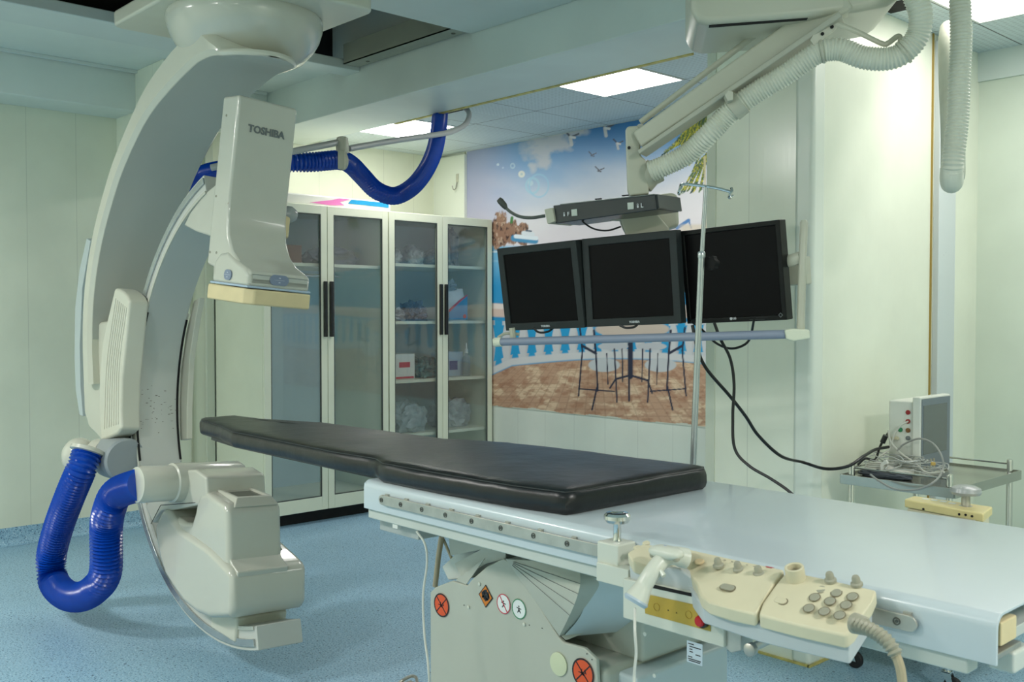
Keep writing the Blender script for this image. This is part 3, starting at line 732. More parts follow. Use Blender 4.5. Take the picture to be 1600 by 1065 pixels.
item('foil_pack', blob((-6.10, 4.40, 1.378), .11, .085, .06, 41, .5, 12), M_foil, 'pile of flat foil packets at left of the second shelf', 'packets')
item('foil_pack', blob((-6.10, 4.61, 1.378), .11, .085, .085, 44, .5, 12), mat('blue foil', srgb(80, 104, 130), .35, noise=.5, nscale=25), 'blue-grey heap of foil packets on the second shelf left of the handles', 'packets')
# blue and white cotton bag: upright pack with a knotted top
def pack():
    t = thing('cotton_wool_pack', 'blue and white cotton pack with red stripe on the second shelf', 'pack', (-6.02, 4.93, 1.377))
    bm = bmesh.new(); bmesh.ops.create_grid(bm, x_segments=2, y_segments=2, size=1); bm.free()
    bm = bmesh.new(); n = 28; R = []
    for k in range(13):
        h = k / 12; z = 1.377 + .25 * h; wy = .105 * (1 - .12 * h); wx = .07 * (1 - max(0, h - .6) * 1.4)
        R.append([bm.verts.new((-6.03 + wx * (abs(math.cos(2 * PI * i / n)) ** .5) * math.copysign(1, math.cos(2 * PI * i / n)) + .006 * mnoise.noise(Vector((i * .5, k * .7, 0))),
                                4.94 + wy * (abs(math.sin(2 * PI * i / n)) ** .5) * math.copysign(1, math.sin(2 * PI * i / n)) + .006 * mnoise.noise(Vector((i * .5, k * .7, 9))), z)) for i in range(n)])
    for a, b in zip(R, R[1:]):
        for i in range(n): bm.faces.new((a[i], a[(i + 1) % n], b[(i + 1) % n], b[i]))
    bm.faces.new(R[0][::-1]); bm.faces.new(R[-1])
    obj('bag_body', bm, mat('pack white', srgb(216, 224, 226), .3, noise=.08, nscale=12), t)
    x = -5.957
    obj('blue_panel', PR([Vector((x, y, z)) for y, z in ((4.85, 1.385), (5.035, 1.385), (5.035, 1.57), (4.96, 1.52), (4.85, 1.44))], (.002, 0, 0)), M_pkgblue, t)
    obj('red_stripe', PR([Vector((x + .001, y, z)) for y, z in ((4.848, 1.44), (4.96, 1.522), (5.035, 1.572), (5.035, 1.582), (4.95, 1.535), (4.848, 1.462))], (.002, 0, 0)), M_pinkred, t)
    obj('red_dot', LA(Vector((x + .002, 5.005, 1.41)), (1, 0, 0), [(.016, 0), (.016, .002)], 20), M_red, t)
    obj('knot', blob((-6.03, 4.90, 1.61), .05, .06, .05, 61, .5, 12), M_pkg, t)
    return t
pack()
item('carton', B(-6.14, -5.99, 4.36, 4.545, .941, 1.13), M_boxwhite, 'white glove box with red base line at left of the third shelf', 'box', bevel=.003)
ct_ = [o for o in COL.objects if o.name.startswith('carton')][-1]
obj('red_print', B(-5.9895, -5.988, 4.37, 4.535, .947, .962), M_pinkred, ct_, smooth=False)
obj('print_lines', B(-5.9895, -5.988, 4.40, 4.50, 1.03, 1.07), M_pinkred, ct_, smooth=False)
item('pouch_heap', blob((-6.10, 4.70, .942), .11, .11, .095, 71, .4, 9), M_pkgteal, 'dark green and white heap of pouches on the third shelf', 'pouches')
item('carton', B(-6.22, -6.05, 4.88, 5.07, .941, 1.13), mat('pale carton', srgb(170, 190, 206), .5), 'pale blue carton with dark label behind the bottle on the third shelf', 'box', bevel=.003)
ct_ = [o for o in COL.objects if o.name.startswith('carton')][-1]
obj('label_print', B(-6.0495, -6.048, 4.93, 5.01, .99, 1.06), mat('navy print', srgb(50, 66, 130), .5), ct_, smooth=False)
tb_ = thing('spray_bottle', 'clear bottle with nozzle cap on the third shelf of the right cabinet', 'bottle', (-6.0, 5.06, .941))
obj('bottle_body', LA((-6.0, 5.06, .941), (0, 0, 1), [(.03, 0), (.034, .006), (.034, .13), (.028, .15), (.012, .165), (.012, .18)], 24), glass_material('bottle clear', (.85, .9, .9, 1), .3), tb_)
obj('cap', LA((-6.0, 5.06, 1.12), (0, 0, 1), [(.014, 0), (.014, .03), (.008, .035), (.005, .075), (.002, .08)], 16), M_boxwhite, tb_)
item('linen_bag', blob((-6.12, 4.53, .538), .14, .17, .14, 81, .35), M_pkg, 'large clear bag of grey supplies on the lowest visible shelf', 'bag')
item('linen_bag', blob((-6.14, 5.0, .538), .12, .16, .14, 85, .35), mat('pale wrap', srgb(170, 176, 178), .4, noise=.3, nscale=14, bump=.4, bscale=25), 'white and grey wrapped bag at right of the lowest visible shelf', 'bag')
# long pack lying on top of the cabinets
pk = thing('poster_pack', 'long white pack with pink and blue print lying on top of the left cabinet', 'pack', (-6.05, 3.8, ZT))
obj('wrapper', B(-6.20, -5.95, 3.30, 4.30, ZT + .001, ZT + .075), M_boxwhite, pk, bevel=.012)
obj('pink_print', PR([Vector((-5.9485, y, ZT + z)) for y, z in ((3.62, .02), (3.80, .05), (3.86, .066), (3.95, .066), (3.86, .04), (3.90, .02), (3.78, .012))], (.0015, 0, 0)), M_pink, pk)
obj('blue_print', PR([Vector((-5.9485, y, ZT + z)) for y, z in ((3.96, .066), (4.28, .066), (4.28, .03), (4.05, .034), (3.93, .036))], (.0015, 0, 0)), M_pkgblue, pk)

# ================================================================== BEACH MURAL (flat printed wallpaper)
def paint_mural():
    NX, NZ = 560, 430
    xs = np.linspace(-6.20, -2.64, NX); zs = np.linspace(.70, 2.742, NZ); y = YB - .003
    X, Z = np.meshgrid(xs, zs)
    d = np.stack([X - CAM.x, np.full_like(X, y) - CAM.y, Z - CAM.z], -1)
    c = lambda v: d @ np.array(v)
    dep = c(FW); px = CX + FPX * c(RT) / dep; py = CY - FPX * c(UP) / dep
    rng = np.random.RandomState(4)
    def vnoise(u, v, seed):
        r = np.random.RandomState(seed).rand(256, 256)
        iu, iv = np.floor(u).astype(int), np.floor(v).astype(int); fu, fv = u - iu, v - iv
        fu, fv = fu * fu * (3 - 2 * fu), fv * fv * (3 - 2 * fv)
        g = lambda a, b: r[a % 256, b % 256]
        return (g(iu, iv) * (1 - fu) + g(iu + 1, iv) * fu) * (1 - fv) + (g(iu, iv + 1) * (1 - fu) + g(iu + 1, iv + 1) * fu) * fv
    def fbm(u, v, s, o=4): return sum(vnoise(u * 2 ** k, v * 2 ** k, s + k) / 2 ** k for k in range(o)) / (2 - 2 ** (1 - o))
    def lin(c_): return np.array(srgb(*c_)[:3])
    img = np.zeros(X.shape + (3,))
    def put(col_, m_):
        m_ = np.clip(m_, 0, 1)[..., None]; img[:] = img * (1 - m_) + lin(col_) * m_
    def ss(a, b, x): t = np.clip((x - a) / (b - a), 0, 1); return t * t * (3 - 2 * t)
    sky_h = (py - (226 - .19 * (px - 740))) / 200.0
    img[:] = lin((214, 214, 218))
    put((96, 158, 208), 1 - ss(.05, .75, sky_h + .25 * (fbm(px / 60, py / 40, 3) - .5)))
    put((34, 112, 176), (1 - ss(-.05, .42, sky_h)) * ss(780, 960, px))
    put((170, 168, 196), (1 - ss(735, 850, px)) * .75 * (1 - ss(.5, 1.1, sky_h)))
    put((226, 222, 224), ss(.55, 1.0, sky_h))
    n = fbm(px / 14, py / 12, 11)
    for (cx, cy, rx, ry) in ((838, 232, 30, 20), (872, 222, 26, 20), (850, 252, 14, 14), (832, 262, 8, 10), (900, 205, 26, 9), (1040, 190, 26, 9)):
        put((188, 194, 204), 1.1 - ((px - cx) / rx) ** 2 - ((py - cy) / ry) ** 2 + (n - .5) * 1.8)
    put((214, 206, 214), ss(.35, .7, fbm(px / 90, py / 22, 21) * ss(.45, .8, sky_h)) * .5)
    def ring(cx, cy, r, wd, col_, a): put(col_, a * (1 - ss(wd * .5, wd, np.abs(np.hypot(px - cx, (py - cy) * .85) - r))))
    def spot(cx, cy, r, col_, a): put(col_, a * (1 - ss(r * .75, r, np.hypot(px - cx, py - cy))))
    spot(815, 272, 6, (226, 226, 214), .9); spot(815, 272, 2.2, (170, 196, 206), .8); ring(832, 290, 10, 2.2, (160, 200, 218), .8); spot(829, 286, 5, (190, 214, 218), .6)
    ring(842, 290, 15, 1.6, (150, 196, 220), .7); spot(778, 257, 2.4, (205, 220, 230), .9); ring(801, 259, 3, 1.4, (180, 206, 222), .8); spot(786, 262, 1.6, (190, 206, 226), .8)
    def seg(x0, y0, x1, y1, r, col_, a=1.0):
        dx, dy = x1 - x0, y1 - y0; t = np.clip(((px - x0) * dx + (py - y0) * dy) / (dx * dx + dy * dy), 0, 1)
        put(col_, a * (1 - ss(r * .7, r * 1.3, np.hypot(px - x0 - t * dx, py - y0 - t * dy))))
    for (bx, by, s, wh) in ((892, 214, 1.0, 1), (946, 200, 1.0, 1), (965, 224, .7, 1), (925, 242, .55, 0), (936, 266, .65, 0)):
        dk = (70, 76, 92)
        seg(bx, by, bx - 9 * s, by - 9 * s, 1.5 * s, dk); seg(bx, by, bx + 12 * s, by - 5 * s, 1.4 * s, (90, 92, 104))
        if wh: seg(bx - 1, by, bx + 1, by + 12 * s, 2.6 * s, (206, 206, 206)); seg(bx, by, bx + 6 * s, by + 1, 2 * s, (226, 226, 226))
        else: seg(bx - 2, by + 1, bx + 3, by + 2, 1.3 * s, dk)
    # palm
    def frond(x0, y0, x1, y1, droop, wd, col_, seed):
        for k in range(34):
            t = k / 33; mx_, my = x0 + (x1 - x0) * t, y0 + (y1 - y0) * t + droop * t * t
            r_ = random.Random(seed * 100 + k); L_ = wd * (1 - abs(t - .45) * 1.1)
            for sgn in (-1, 1):
                seg(mx_, my, mx_ - sgn * 2 + (x1 - x0) * .06, my + L_ * (.9 if sgn > 0 else -.3) + r_.uniform(-1, 1), 1.0, [(60, 92, 48), (150, 150, 40), (90, 120, 60), (44, 72, 70), (196, 186, 60)][r_.randrange(5)], .9)
    [frond(1108, 165 + 6 * q, 1050 + 5 * q, 190 + 9 * q, 10, 15, 0, 20 + q) for q in range(8)]; frond(1106, 176, 1062, 200, 18, 16, 0, 1); frond(1106, 190, 1040, 232, 6, 12, 0, 2); frond(1110, 168, 1086, 205, 22, 18, 0, 3); frond(1112, 196, 1070, 240, 10, 12, 0, 7)
    [frond(1104, 240 + 3 * q, 1068 + 9 * q, 282, 14, 9, 0, 40 + q) for q in range(4)]; frond(1102, 250, 1082, 285, 14, 10, 0, 4); frond(1104, 248, 1070, 285, 14, 9, 0, 5)
    seg(1101, 245, 1104, 420, 1.6, (196, 186, 150), .8)
    # sea, islands, boat
    hz = 392 + .02 * (px - 780)
    put((112, 178, 214), ss(-3, 3, py - hz + 8) ); put((44, 148, 200), ss(8, 60, py - hz)); put((226, 232, 236), ss(.55, .68, fbm(px / 18, py / 3, 31)) * ss(-2, 6, py - hz + 8) * .8 * (1 - ss(6, 20, py - hz)))
    rock = fbm(px / 5, py / 9, 41)
    for (cx, cy, rx, ry) in ((782, 358, 14, 28), (800, 364, 14, 20), (816, 366, 12, 18), (776, 374, 10, 16)):
        m_ = ss(-.1, .25, 1 - ((px - cx) / rx) ** 2 - ((py - cy) / ry) ** 2 + (rock - .5) * 1.4)
        put((146, 112, 92), m_); put((70, 50, 44), m_ * ss(.5, .65, fbm(px / 3, py / 7, 45))); put((196, 172, 150), m_ * ss(.6, .72, fbm(px / 4, py / 6, 49)) * .8)
    seg(799, 347, 800, 340, 2.2, (60, 120, 60)); seg(803, 372, 836, 376, 5, (70, 140, 180)); seg(806, 369, 838, 372, 3.2, (220, 230, 236)); seg(818, 364, 832, 366, 3.4, (214, 222, 228)); seg(822, 360, 830, 361, 1.2, (70, 90, 110))
    seg(1058, 356, 1076, 344, 2.6, (80, 130, 186)); seg(1076, 344, 1080, 356, 1.2, (80, 130, 186)); put((214, 200, 176), (1 - ss(4, 9, np.abs(py - 357))) * ss(1055, 1070, px) * .7)
    # balustrade
    top = 470 + 6 * np.sin((px - 770) / 110.0); base = 562 - 11 * np.sin((px - 800) / 330.0 * PI) + np.where(px < 800, (800 - px) * .35, 0)
    put((36, 156, 208), ss(-1, 1, py - (top + 30)) * 1.0)
    ph = ((px - 779) / 26.0) % 1.0 - .5; v_ = (py - (top + 30)) / np.maximum(base - top - 30, 1)
    wid = .16 + .17 * np.clip(np.sin((v_ * 1.15 - .1) * PI), 0, 1) + .16 * (v_ > .86) + .14 * (v_ < .10)
    bal = (1 - ss(.8, 1.0, np.abs(ph) / wid)) * (v_ > 0) * (v_ < 1.02)
    put((206, 208, 210), bal); put((170, 160, 164), bal * ss(.05, .3, ph) * .5)
    put((220, 196, 184), (1 - ss(9, 12, np.abs(py - top - 14))) * 1.0); put((238, 226, 218), (1 - ss(3, 5, np.abs(py - top - 8))))
    put((214, 214, 214), (1 - ss(4, 7, np.abs(py - base - 3))))
    # terrace
    m_ = ss(-1, 1, py - base - 10)
    t_ = fbm(px / 22, py / 9, 51)
    put((196, 158, 130), m_); put((226, 198, 166), m_ * ss(.5, .7, t_)); put((166, 116, 88), m_ * ss(.5, .7, fbm(px / 9, py / 5, 57)) * .6)
    persp = np.maximum(py - 470, 1); u_ = (px - 930) / persp * 11; w__ = 900.0 / persp
    grid = np.maximum(1 - ss(.03, .09, np.abs((u_ % 1) - .5) * -1 + .5), 1 - ss(.03, .09, np.abs((w__ * 3 % 1) - .5) * -1 + .5))
    put((140, 104, 84), m_ * grid * .35)
    # table and chairs
    put((206, 190, 176), ss(-.1, .1, 1 - ((px - 988) / 58.0) ** 2 - ((py - 514) / 14.0) ** 2)); put((150, 130, 120), (np.abs(py - 527) < 1.5) * (np.abs(px - 988) < 40) * .8)
    nv = (38, 42, 66)
    seg(985, 528, 985, 588, 4, nv); seg(985, 586, 962, 592, 1.6, nv); seg(962, 592, 953, 606, 1.3, nv); seg(985, 586, 1012, 594, 1.6, nv); seg(1012, 594, 1019, 614, 1.3, nv); seg(983, 588, 983, 626, 1.3, nv)
    for s, cx in ((1, 944), (-1, 1032)):
        put((200, 204, 206), ss(-.1, .15, 1 - ((px - cx) / 25.0) ** 2 - ((py - 570) / 11.0) ** 2)); put((196, 198, 202), ss(-.1, .15, 1 - ((px - (cx + s * 14)) / 24.0) ** 2 - ((py - 541) / 6.0) ** 2))
        for (x0, y0, x1, y1, r_) in ((-38, 512, -34, 548, 1.4), (-16, 516, -13, 552, 1.6), (-34, 540, -13, 552, 2.0), (-34, 548, -40, 618, 1.2), (-13, 550, -10, 610, 1.3), (-10, 600, -19, 640, 1.3), (16, 545, 20, 628, 1.2), (-40, 607, 16, 611, 1.0), (28, 545, 29, 596, 1.0), (4, 552, 6, 600, .8)):
            seg(cx + s * x0, y0, cx + s * x1, y1, r_, nv)
    # ragged lower edge keeps bare wall colour
    edge = .706 + .006 * np.sin(X * 9) + .004 * np.sin(X * 31)
    put((206, 210, 196), (Z < edge) * 1.0)
    img[:] = img * .93
    verts = np.stack([X, np.full_like(X, y), Z], -1).reshape(-1, 3)
    org = np.array([-4.4, y, .70]); verts = verts - org
    i = np.arange(NX * NZ).reshape(NZ, NX)
    quads = np.stack([i[:-1, :-1], i[:-1, 1:], i[1:, 1:], i[1:, :-1]], -1).reshape(-1, 4)
    me = bpy.data.meshes.new('wall_mural')
    me.vertices.add(len(verts)); me.vertices.foreach_set('co', verts.ravel())
    me.loops.add(quads.size); me.loops.foreach_set('vertex_index', quads.ravel())
    me.polygons.add(len(quads)); me.polygons.foreach_set('loop_start', np.arange(0, quads.size, 4)); me.polygons.foreach_set('loop_total', np.full(len(quads), 4))
    me.update(calc_edges=True)
    ca = me.color_attributes.new('print', 'FLOAT_COLOR', 'POINT')
    ca.data.foreach_set('color', np.concatenate([img.reshape(-1, 3), np.ones((NX * NZ, 1))], 1).ravel())
    m = bpy.data.materials.new('printed mural'); m.use_nodes = True; N = m.node_tree.nodes
    a = N.new('ShaderNodeVertexColor'); a.layer_name = 'print'; N['Principled BSDF'].inputs['Roughness'].default_value = .45
    m.node_tree.links.new(a.outputs['Color'], N['Principled BSDF'].inputs['Base Color'])
    me.materials.append(m)
    o = bpy.data.objects.new('wall_mural', me); COL.objects.link(o); o.location = org; ORG[o] = Vector(org)
    tag(o, 'printed seaside wallpaper mural of sky, gulls, balustrade and cafe chairs on the back wall', 'mural')
paint_mural()
hk = thing('wall_hook', 'small metal hook on the white wall strip above the cabinet', 'hook', (-6.285, YB - .03, 2.44))
obj('hook_plate', B(-6.30, -6.27, YB - .036, YB - .03, 2.50, 2.57), M_arm, hk, bevel=.003)
obj('hook_bend', TB(catmull([Vector((-6.285, YB - .037, 2.50)), Vector((-6.285, YB - .05, 2.45)), Vector((-6.29, YB - .07, 2.44)), Vector((-6.295, YB - .08, 2.47))], 6), .005, 8), M_steel, hk)

# ================================================================== MONITOR RACK ON ITS CEILING ARM
def mrot(y, p, r):
    return Matrix.Rotation(math.radians(y), 3, 'Z') @ Matrix.Rotation(math.radians(p), 3, 'X') @ Matrix.Rotation(math.radians(r), 3, 'Y')
def monitor(c, ang, logo, label, bez, name='monitor', bw=.030):
    R_ = mrot(*ang); ax, ay, az = R_ @ Vector((1, 0, 0)), R_ @ Vector((0, 1, 0)), R_ @ Vector((0, 0, 1))
    c = Vector(c); W_, H_ = .41, .345
    t = thing('display_monitor', label, 'monitor', c - az * H_ / 2, None)
    P = lambda a, d, h: c + ax * a + ay * d + az * h
    def rect(w_, h_, d, dz=0): return [P(-w_ / 2, d, -h_ / 2 + dz), P(w_ / 2, d, -h_ / 2 + dz), P(w_ / 2, d, h_ / 2 + dz), P(-w_ / 2, d, h_ / 2 + dz)]
    bm = bmesh.new(); o_, i_ = rect(W_, H_, 0), rect(W_ - 2 * bw, H_ - 2 * bw, 0); ob, ib = rect(W_, H_, .045), rect(W_ - 2 * bw, H_ - 2 * bw, .045)
    V = [[bm.verts.new(q) for q in g] for g in (o_, i_, ib, ob)]
    for k in range(4):
        a, b = V[k], V[(k + 1) % 4]
        for j in range(4): bm.faces.new((a[j], a[(j + 1) % 4], b[(j + 1) % 4], b[j]))
    obj('bezel', bm, bez, t, bevel=.003)
    obj('screen', PR(rect(W_ - 2 * bw + .001, H_ - 2 * bw + .001, .006), ay * .004), M_screen, t, smooth=False, label='dark switched-off screen')
    bm = bmesh.new(); a = [bm.verts.new(q) for q in rect(W_ - .03, H_ - .03, .045)]; b = [bm.verts.new(q) for q in rect(W_ - .14, H_ - .12, .085)]
    bm.faces.new(a); bm.faces.new(b)
    for j in range(4): bm.faces.new((a[j], a[(j + 1) % 4], b[(j + 1) % 4], b[j]))
    obj('rear_housing', bm, bez, t, bevel=.004)
    if logo == 'LG':
        lg = text('logo', 'LG', .011, P(.0, -.001, -H_ / 2 + .013), ax, az, M_lightprint, t, bold=.0004)
        obj('logo_disc', LA(P(-.014, -.0005, -H_ / 2 + .013), -ay, [(.0055, 0), (.0055, .0008)], 16), M_lightprint, t)
        bm = bmesh.new(); q = P(W_ / 2 - .022, -.0005, -H_ / 2 + .018); lathe_ring(bm, q, -ay, .006, .009, .0006, 4)
        obj('power_mark', bm, M_greyprint, t)
        obj('menu_marks', text('marks', '-  -  -  -  -  -', .009, P(.11, -.001, -H_ / 2 + .013), ax, az, M_greyprint, t) and obox(bmesh.new(), P(.09, -.0003, -H_ / 2 + .006), ax, ay, az, .03, .0003, .0003), M_greyprint, t)
    else:
        text('logo', logo, .011, P(.01, -.001, -H_ / 2 + .013), ax, az, M_lightprint, t, bold=.0004)
    return t, P, (ax, ay, az)
mL, PL, _ = monitor((-2.884, 2.819, 1.538), (7.0, 7.0, -2.35), 'TOSHIBA', 'left of three dark monitors, grey bezel, nearest the glass cabinets', M_bezel)
mM, PM, AM = monitor((-2.475, 2.898, 1.558), (10.9, 3.3, -2.3), 'TOSHIBA', 'middle of three dark monitors, grey bezel, under the black indicator box', M_bezel)
mR, PRr, _ = monitor((-2.085, 2.996, 1.572), (3.1, 5.4, -2.3), 'LG', 'right of three dark monitors, thin glossy black bezel, behind the drip pole', mat('gloss bezel', srgb(18, 20, 20), .35, spec=.2), bw=.018)

SA = thing('monitor_suspension', 'beige ceiling-hung swivel arm carrying the three monitors', 'arm', aD(1000, 350, 3.75))
def dpoly(px, d): return [aD(x, y, d) for x, y in px]
VIEW = (aD(1000, 300, 4) - aD(1000, 300, 3)).normalized()
VH = Vector((VIEW.x, VIEW.y, 0)).normalized()
# post
px = [(977, 202), (981, 197), (998, 196), (1000, 204), (1001, 243), (1009, 249), (1012, 262), (1013, 285), (1014, 303), (984, 306), (980, 296)]
post = obj('post', PR(dpoly(px, 3.62), VH * .085), M_arm, SA, bevel=.012, seg=3)
obj('post_bolt', LA(aD(983, 231, 3.612), -VH, [(.006, 0), (.006, .004)], 12), M_black, post)
px = [(1000, 252), (1016, 254), (1024, 268), (1026, 282), (1018, 290), (1014, 302), (1002, 300)]
obj('hose_socket', TB([aD(1004, 292, 3.66), aD(1012, 276, 3.66), aD(1024, 266, 3.66)], .045, 16, rs=[.036, .045, .05]), M_arm, SA)
# boom: two parallel members from the post up to the ceiling head
def bar4(p0, p1, h0, h1, depth):
    """flat bar between two image points at two distances; heights in metres"""
    a, b = aD(*p0), aD(*p1); dr = (b - a).normalized(); up_ = Vector((0, 0, 1)); up_ = (up_ - dr * up_.dot(dr)).normalized()
    return PR([a - up_ * h0, b - up_ * h1, b + up_ * h1, a + up_ * h0], dr.cross(up_).normalized() * depth)
boom = obj('boom', bar4((1003, 223, 3.66), (1325, 3, 3.36), .033, .046, .07), M_arm, SA, bevel=.010, seg=3)
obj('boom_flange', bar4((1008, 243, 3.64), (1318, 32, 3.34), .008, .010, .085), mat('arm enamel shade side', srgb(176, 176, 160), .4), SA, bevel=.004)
obj('upper_rod', TB([aD(1001, 191, 3.70), aD(1232, 15, 3.46)], .0115, 12), M_arm, SA)
obj('pivot_pin', LA(aD(1001, 200, 3.63), VH, [(.016, 0), (.016, .1)], 14), M_steel, SA)
bm = bmesh.new()
px = [(1079, -110), (1079, 12), (1083, 26), (1092, 34), (1108, 38), (1260, 27), (1340, 17), (1388, 8), (1412, -8), (1425, -110)]
hub = obj('ceiling_head', PR(dpoly(px, 3.3), VH * .40), M_arm, SA, bevel=.035, seg=4)
obj('head_slot', PR(dpoly([(1108, 35), (1262, 24), (1262, 29), (1108, 41)], 3.315), VH * .02), M_gap, SA)
obj('ceiling_mast', B(-1.95, -1.65, 2.95, 3.2, 2.66, 2.925), M_arm, SA)
obj('cable_bracket', PR(dpoly([(1266, 62), (1276, 44), (1298, 33), (1312, 36), (1308, 44), (1290, 58), (1284, 68), (1272, 72)], 3.30), VH * .012), M_arm, SA, bevel=.002)
bm = bmesh.new()
for x, y in ((1300, 42), (1285, 53)): lathe(bm, aD(x, y, 3.298), -VH, [(.006, 0), (.006, .002)], 10)
obj('bracket_holes', bm, M_gap, SA)['kind'] = 'stuff'
obj('cable_spring', TB(catmull([aD(1304, 35, 3.3), aD(1340, 50, 3.3), aD(1378, 68, 3.3), aD(1388, 67, 3.3), aD(1402, 57, 3.3), aD(1407, 60, 3.3), aD(1405, 78, 3.3)], 6), .009, 8, squash=.35), M_arm, SA)
# white hose along the boom
wp = [(1016, 268, 3.60), (1040, 258, 3.58), (1075, 240, 3.55), (1105, 212, 3.5), (1128, 188, 3.48), (1152, 165, 3.45), (1185, 142, 3.42), (1225, 118, 3.38), (1262, 92, 3.34), (1285, 80, 3.32), (1315, 78, 3.3), (1350, 90, 3.28), (1385, 92, 3.26), (1412, 82, 3.24), (1434, 55, 3.22), (1438, 20, 3.2), (1425, -20, 3.2), (1418, -60, 3.2)]
hz_ = [aD(*q) for q in wp]
hz_ += [Vector((hz_[-1].x, hz_[-1].y, 2.70)), Vector((hz_[-1].x, hz_[-1].y, 2.92))]
obj('arm_hose', hose(hz_, .039, .0105, .0045, 20), M_whose, SA, angle=28, label='white corrugated hose along the boom')
for (q, r_, nm) in (((1153, 165, 3.45), .044, 0), ((1282, 81, 3.32), .041, 1), ((1408, 84, 3.24), .041, 2)):
    i = min(range(len(wp)), key=lambda k: abs(wp[k][0] - q[0]))
    d = (hz_[i + 1] - hz_[i - 1]).normalized(); wd = .045 if nm == 0 else .009
    obj('hose_ring', LA(hz_[i] - d * wd / 2, d, [(r_ - .003, 0), (r_, .001), (r_, wd - .001), (r_ - .003, wd)], 24), M_arm, SA)
obj('hose_clip', PR(dpoly([(1132, 148), (1138, 140), (1146, 143), (1146, 156), (1137, 158)], 3.38), VH * .05), M_arm, SA, bevel=.003)
# yoke under the post, behind the monitors
obj('yoke_block', PR(dpoly([(1010, 306), (1050, 300), (1059, 305), (1061, 352), (1030, 362), (975, 362), (966, 340), (985, 330)], 3.86), VH * .10), M_arm, SA, bevel=.012, seg=3)
obj('yoke_lip', PR(dpoly([(940, 336), (1005, 327), (1024, 331), (1046, 356), (1040, 372), (980, 376), (970, 344), (946, 343)], 3.80), VH * .05), M_arm, SA, bevel=.006, seg=2)
# back beam, side rails and handle frame
R_ = mrot(7, 4, -2.3)
bx = R_ @ Vector((1, 0, 0)); by_ = R_ @ Vector((0, 1, 0)); bz = R_ @ Vector((0, 0, 1))
cB = Vector((-2.475, 3.10, 1.56))
obj('back_beam', obox(bmesh.new(), cB, bx, by_, bz, .60, .022, .05), M_arm, SA, bevel=.006)
obj('mount_plate', obox(bmesh.new(), aD(1216, 432, 3.50), bx, by_, bz, .03, .01, .11), M_arm, SA, bevel=.006)
obj('side_bracket', TB(catmull([aD(1215, 408, 3.48), aD(1235, 407, 3.44), aD(1250, 402, 3.42)], 6), .022, 12, rs=None, squash=.5), M_arm, SA)
obj('side_post', TB([aD(1256, 344, 3.41), aD(1256, 348, 3.41), aD(1253, 440, 3.41), aD(1251, 520, 3.40)], .014, 14, rs=[.010, .0135, .0135, .0135]), M_arm, SA)
obj('grab_rail', TB([aD(780, 534, 3.95), aD(1228, 522, 3.40)], .0155, 18), M_greyblue, SA, label='grey-blue grab rail under the monitors')
obj('rail_end', TB([aD(770, 535, 3.96), aD(774, 534.5, 3.96), aD(784, 534, 3.945)], .02, 16, rs=[.013, .0185, .0185]), M_cab, SA)
obj('rail_end', PR(dpoly([(1226, 515), (1240, 513), (1265, 515), (1266, 529), (1240, 533), (1229, 530)], 3.375), VH * .04), M_cab, SA, bevel=.006, seg=3)
obj('rail_bracket', TB([aD(800, 512, 3.97), aD(802, 529, 3.97)], .012, 8), M_arm, SA)
obj('rail_hook', TB(catmull([aD(778, 527, 3.97), aD(790, 521, 3.98), aD(812, 522, 3.98)], 5), .006, 8), M_arm, SA)

# black indicator box with F and L lamps
IB = thing('indicator_box', 'black console box with F and L lamp windows above the middle monitor', 'indicator', aD(950, 330, 3.70))
fr_ = [aD(868, 323.5, 3.80), aD(1022, 307, 3.55), aD(1025, 325.5, 3.55), aD(871, 346, 3.80)]
fx = (fr_[1] - fr_[0]).normalized(); nrm_ = (fr_[3] - fr_[0]).cross(fx).normalized(); nrm_ = nrm_ if nrm_.dot(VH) > 0 else -nrm_
fu = fx.cross(nrm_).normalized(); fu = fu if fu.z > 0 else -fu
back = VH * .0 + Vector((fx.y, -fx.x, 0)).normalized(); back = back if back.dot(VH) > 0 else -back
back = (back * .17 + Vector((0, 0, .004)))
obj('box_shell', PR([aP(x, y, fr_[0], nrm_) for x, y in ((864, 321), (1024, 304), (1027, 327), (868, 349))], back), M_console, IB, bevel=.003)
obj('box_lid', PR([fr_[0] + fx * .02 + Vector((0, 0, .006)), fr_[1] + Vector((0, 0, .006)), fr_[1] + back + Vector((0, 0, .008)), fr_[0] + fx * .02 + back + Vector((0, 0, .008))], (0, 0, .004)), mat('lid dark metal', srgb(110, 116, 114), .22, .7), IB, bevel=.001)
obj('end_cap', PR([aD(850, 327, 3.80), aD(863, 324, 3.795), aD(867, 346, 3.795), aD(855, 350, 3.80)], back * .95), M_arm, IB, bevel=.003)
obj('side_cheek', PR([aD(1024, 304, 3.54), aD(1027, 326, 3.54), aD(1030, 325, 3.53), aD(1027, 303, 3.53)], back * 1.05), M_console, IB, bevel=.001)
def on_face(x, y):
    return aP(x, y, fr_[0] - nrm_ * .002, nrm_)
for cx, cy in ((897.5, 332), (985.5, 321.5)):
    c = on_face(cx, cy)
    obj('lamp_window', obox(bmesh.new(), c, fx, nrm_, fu, .0125, .002, .0125), mat('lamp window', srgb(188, 196, 186), .3), IB, bevel=.001)
for s_, cx, cy in (('F', 888, 334.5), ('L', 1003, 321)):
    text('letter', s_, .021, on_face(cx, cy), fx, fu, M_lightprint, IB, bold=.0005)
    bm = bmesh.new(); c = on_face(cx - 6.5, cy)
    lathe_ring(bm, c + fu * .004, -nrm_, .0022, .0036, .0006, 12); obox(bm, c - fu * .004, fx, nrm_, fu, .0034, .0003, .0038)
    obj('symbol', bm, M_lightprint, IB)
